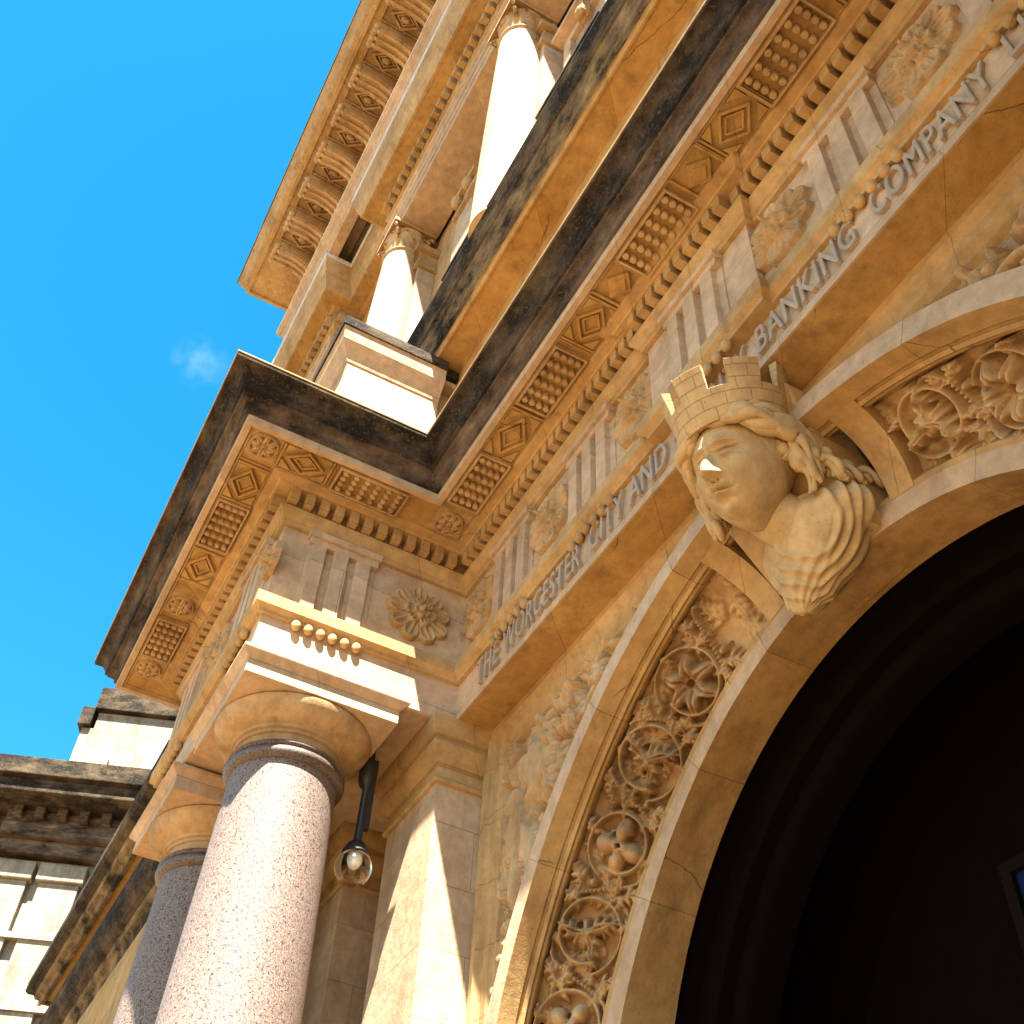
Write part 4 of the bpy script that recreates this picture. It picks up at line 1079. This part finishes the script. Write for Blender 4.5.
# body of the bank behind the faces
mb = MB(); mb.box(-13.0, mir(-13.0), .62, .9, 9.0, 12.0); mb.box(-19.5, XR, -.20, 8, 24.35, 34.8); mb.box(-19.5, XR, -.19, 8, 12.0, 24.34)
mb.box(-13.0, -9.3, 2.62, 8, 0, 8.9); mb.box(mir(-9.3), mir(-13.0), 2.62, 8, 0, 8.9); mb.box(-9.29, mir(-9.29), 3.6, 8, 0, 11.9)
build('main_wall', mb, 'stone', bank)
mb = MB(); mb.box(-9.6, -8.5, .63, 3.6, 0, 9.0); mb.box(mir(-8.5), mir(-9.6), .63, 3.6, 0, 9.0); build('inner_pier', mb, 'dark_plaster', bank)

# ================================================================== LANTERN under the porch
LX, LY, LZ = -9.98, -.66, 7.50
lamp = root('hanging_lamp', 'clear glass globe lamp on a black iron stem hanging behind the granite column', 'lamp', (LX, LY, LZ))
mb = MB(); mb.ell((0, 0, 0), (.19, .19, .19), None, 40, 24); gb = build('globe', mb, 'glass', lamp, (LX, LY, LZ), smooth=True, angle=180)
mb = MB(); mb.ell((0, 0, .06), (.05, .05, .07), None, 16, 10); build('bulb', mb, 'bulb', lamp, (LX, LY, LZ), smooth=True)
mb = MB(); mb.lathe([(.0, .175), (.10, .17), (.12, .20), (.10, .26), (.045, .30), (.035, .9), (.05, .93), (.085, .97), (.10, 1.05), (.10, 1.25), (.05, 1.30), (.035, 1.60)], 0, 0, 24)
mb.lathe([(.13, .13), (.145, .15), (.14, .18), (.10, .19)], 0, 0, 24); mb.box(-.03, .03, .0, .09, .45, 1.3)
build('stem', mb, 'iron', lamp, (LX, LY, LZ), smooth=True, angle=40)

# ================================================================== LOW WING to the left
wing = root('low_wing', 'low stone wing with blackened coping ledges running away left of the columns', 'building', (-18, 0, 0))
pw = [(-13.12, -1.75), (-20.9, -1.75), (-20.9, 2)]
mb = MB(); sweep(mb, [(0.0, 0.0), (0.0, 9.98), (.30, 9.985)], pw); build('wall', mb, 'stone_soffit', wing)
mb = MB(); sweep(mb, [(.29, 9.985), (.30, 9.93), (.36, 9.93), (.40, 10.0), (.47, 10.03), (.50, 10.10)], pw); build('coping_moulding', mb, 'moss_light', wing)
mb = MB(); sweep(mb, [(.50, 10.10), (.60, 10.14), (.65, 10.20), (.65, 10.34), (-2.0, 10.45)], pw); build('coping', mb, 'moss', wing)
pw2 = [(-13.12, -1.55), (-26, -1.55)]
mb = MB(); sweep(mb, [(0.0, 8.70), (.20, 8.72), (.24, 8.85), (.30, 8.88), (.32, 8.98)], pw2); build('ledge_moulding', mb, 'moss_light', wing)
mb = MB(); sweep(mb, [(.32, 8.98), (.40, 9.02), (.52, 9.18), (.55, 9.32), (.55, 9.36), (0.0, 9.40)], pw2); build('ledge', mb, 'moss', wing)

# ================================================================== FAR BUILDING
A = Vector((-30.1, -4.4, 0)); B = Vector((-28.6, -.6, 0)); U = (B - A).normalized(); Nn = Vector((U.y, -U.x, 0))
A = A - Nn * 1.1
far = root('distant_building', 'pale sunlit stone building with blackened cornice seen across the street beyond the porch', 'building', tuple(A))
FM = Matrix(((U.x, Nn.x, 0, A.x), (U.y, Nn.y, 0, A.y), (0, 0, 1, 0), (0, 0, 0, 1)))
def fb(m, u0, u1, n0, n1, z0, z1): m.box(u0, u1, n0, n1, z0, z1, FM); return m
mb = MB(); fb(mb, .35, 12, -8, -.35, 0, 19.3); fb(mb, -4, .35, -8, -.75, 0, 19.3); build('wall', mb, 'far_stone', far)
mb = MB()
for u0 in (-1.9, .36, 1.72, 3.4): fb(mb, u0, u0 + 1.05, -.34 if u0 > 0 else -.74, -.12 if u0 > 0 else -.5, 0, 16.6); fb(mb, u0 - .1, u0 + 1.15, -.34 if u0 > 0 else -.74, 0.0 if u0 > 0 else -.4, 16.601, 17.1)
build('pilaster', mb, 'far_stone', far, bevel=.03)
mb = MB()
for z in (15.0, 13.2, 11.4): fb(mb, .36, 12, -.35, -.05, z, z + .16)
build('string_course', mb, 'far_stone', far)
mb = MB(); 
for (z0, z1, p) in ((17.3, 17.7, .05), (17.701, 18.1, .25), (18.101, 18.5, .15)): fb(mb, .3, 12, -.5, p, z0, z1); fb(mb, -4, .3, -.9, p - .42, z0, z1)
for i in range(8): fb(mb, .5 + i * .6, .75 + i * .6, .151, .45, 18.2, 18.5)
build('entablature', mb, 'moss_mid', far, bevel=.02)
mb = MB(); fb(mb, -.1, 12, -.6, 1.15, 18.502, 18.9); fb(mb, -.22, 12, -.6, 1.35, 18.901, 19.45); fb(mb, -4, -.22, -1.0, .75, 18.502, 19.35); build('cornice', mb, 'moss', far, bevel=.03)
mb = MB(); fb(mb, 1.6, 12, -3, -.1, 19.31, 22.15); fb(mb, 1.25, 1.599, -3, -.15, 19.31, 21.6); fb(mb, 1.05, 1.249, -3, -.3, 19.31, 19.95); fb(mb, 1.62, 2.4, -.099, .05, 19.31, 20.5); fb(mb, 2.9, 4.4, -.099, .12, 19.31, 20.7); build('attic', mb, 'far_stone', far, bevel=.03)
mb = MB(); fb(mb, 1.5, 12, -3, .10, 22.152, 22.95); fb(mb, 1.12, 1.498, -3, .02, 21.602, 22.25); build('attic_cap', mb, 'moss', far, bevel=.03)
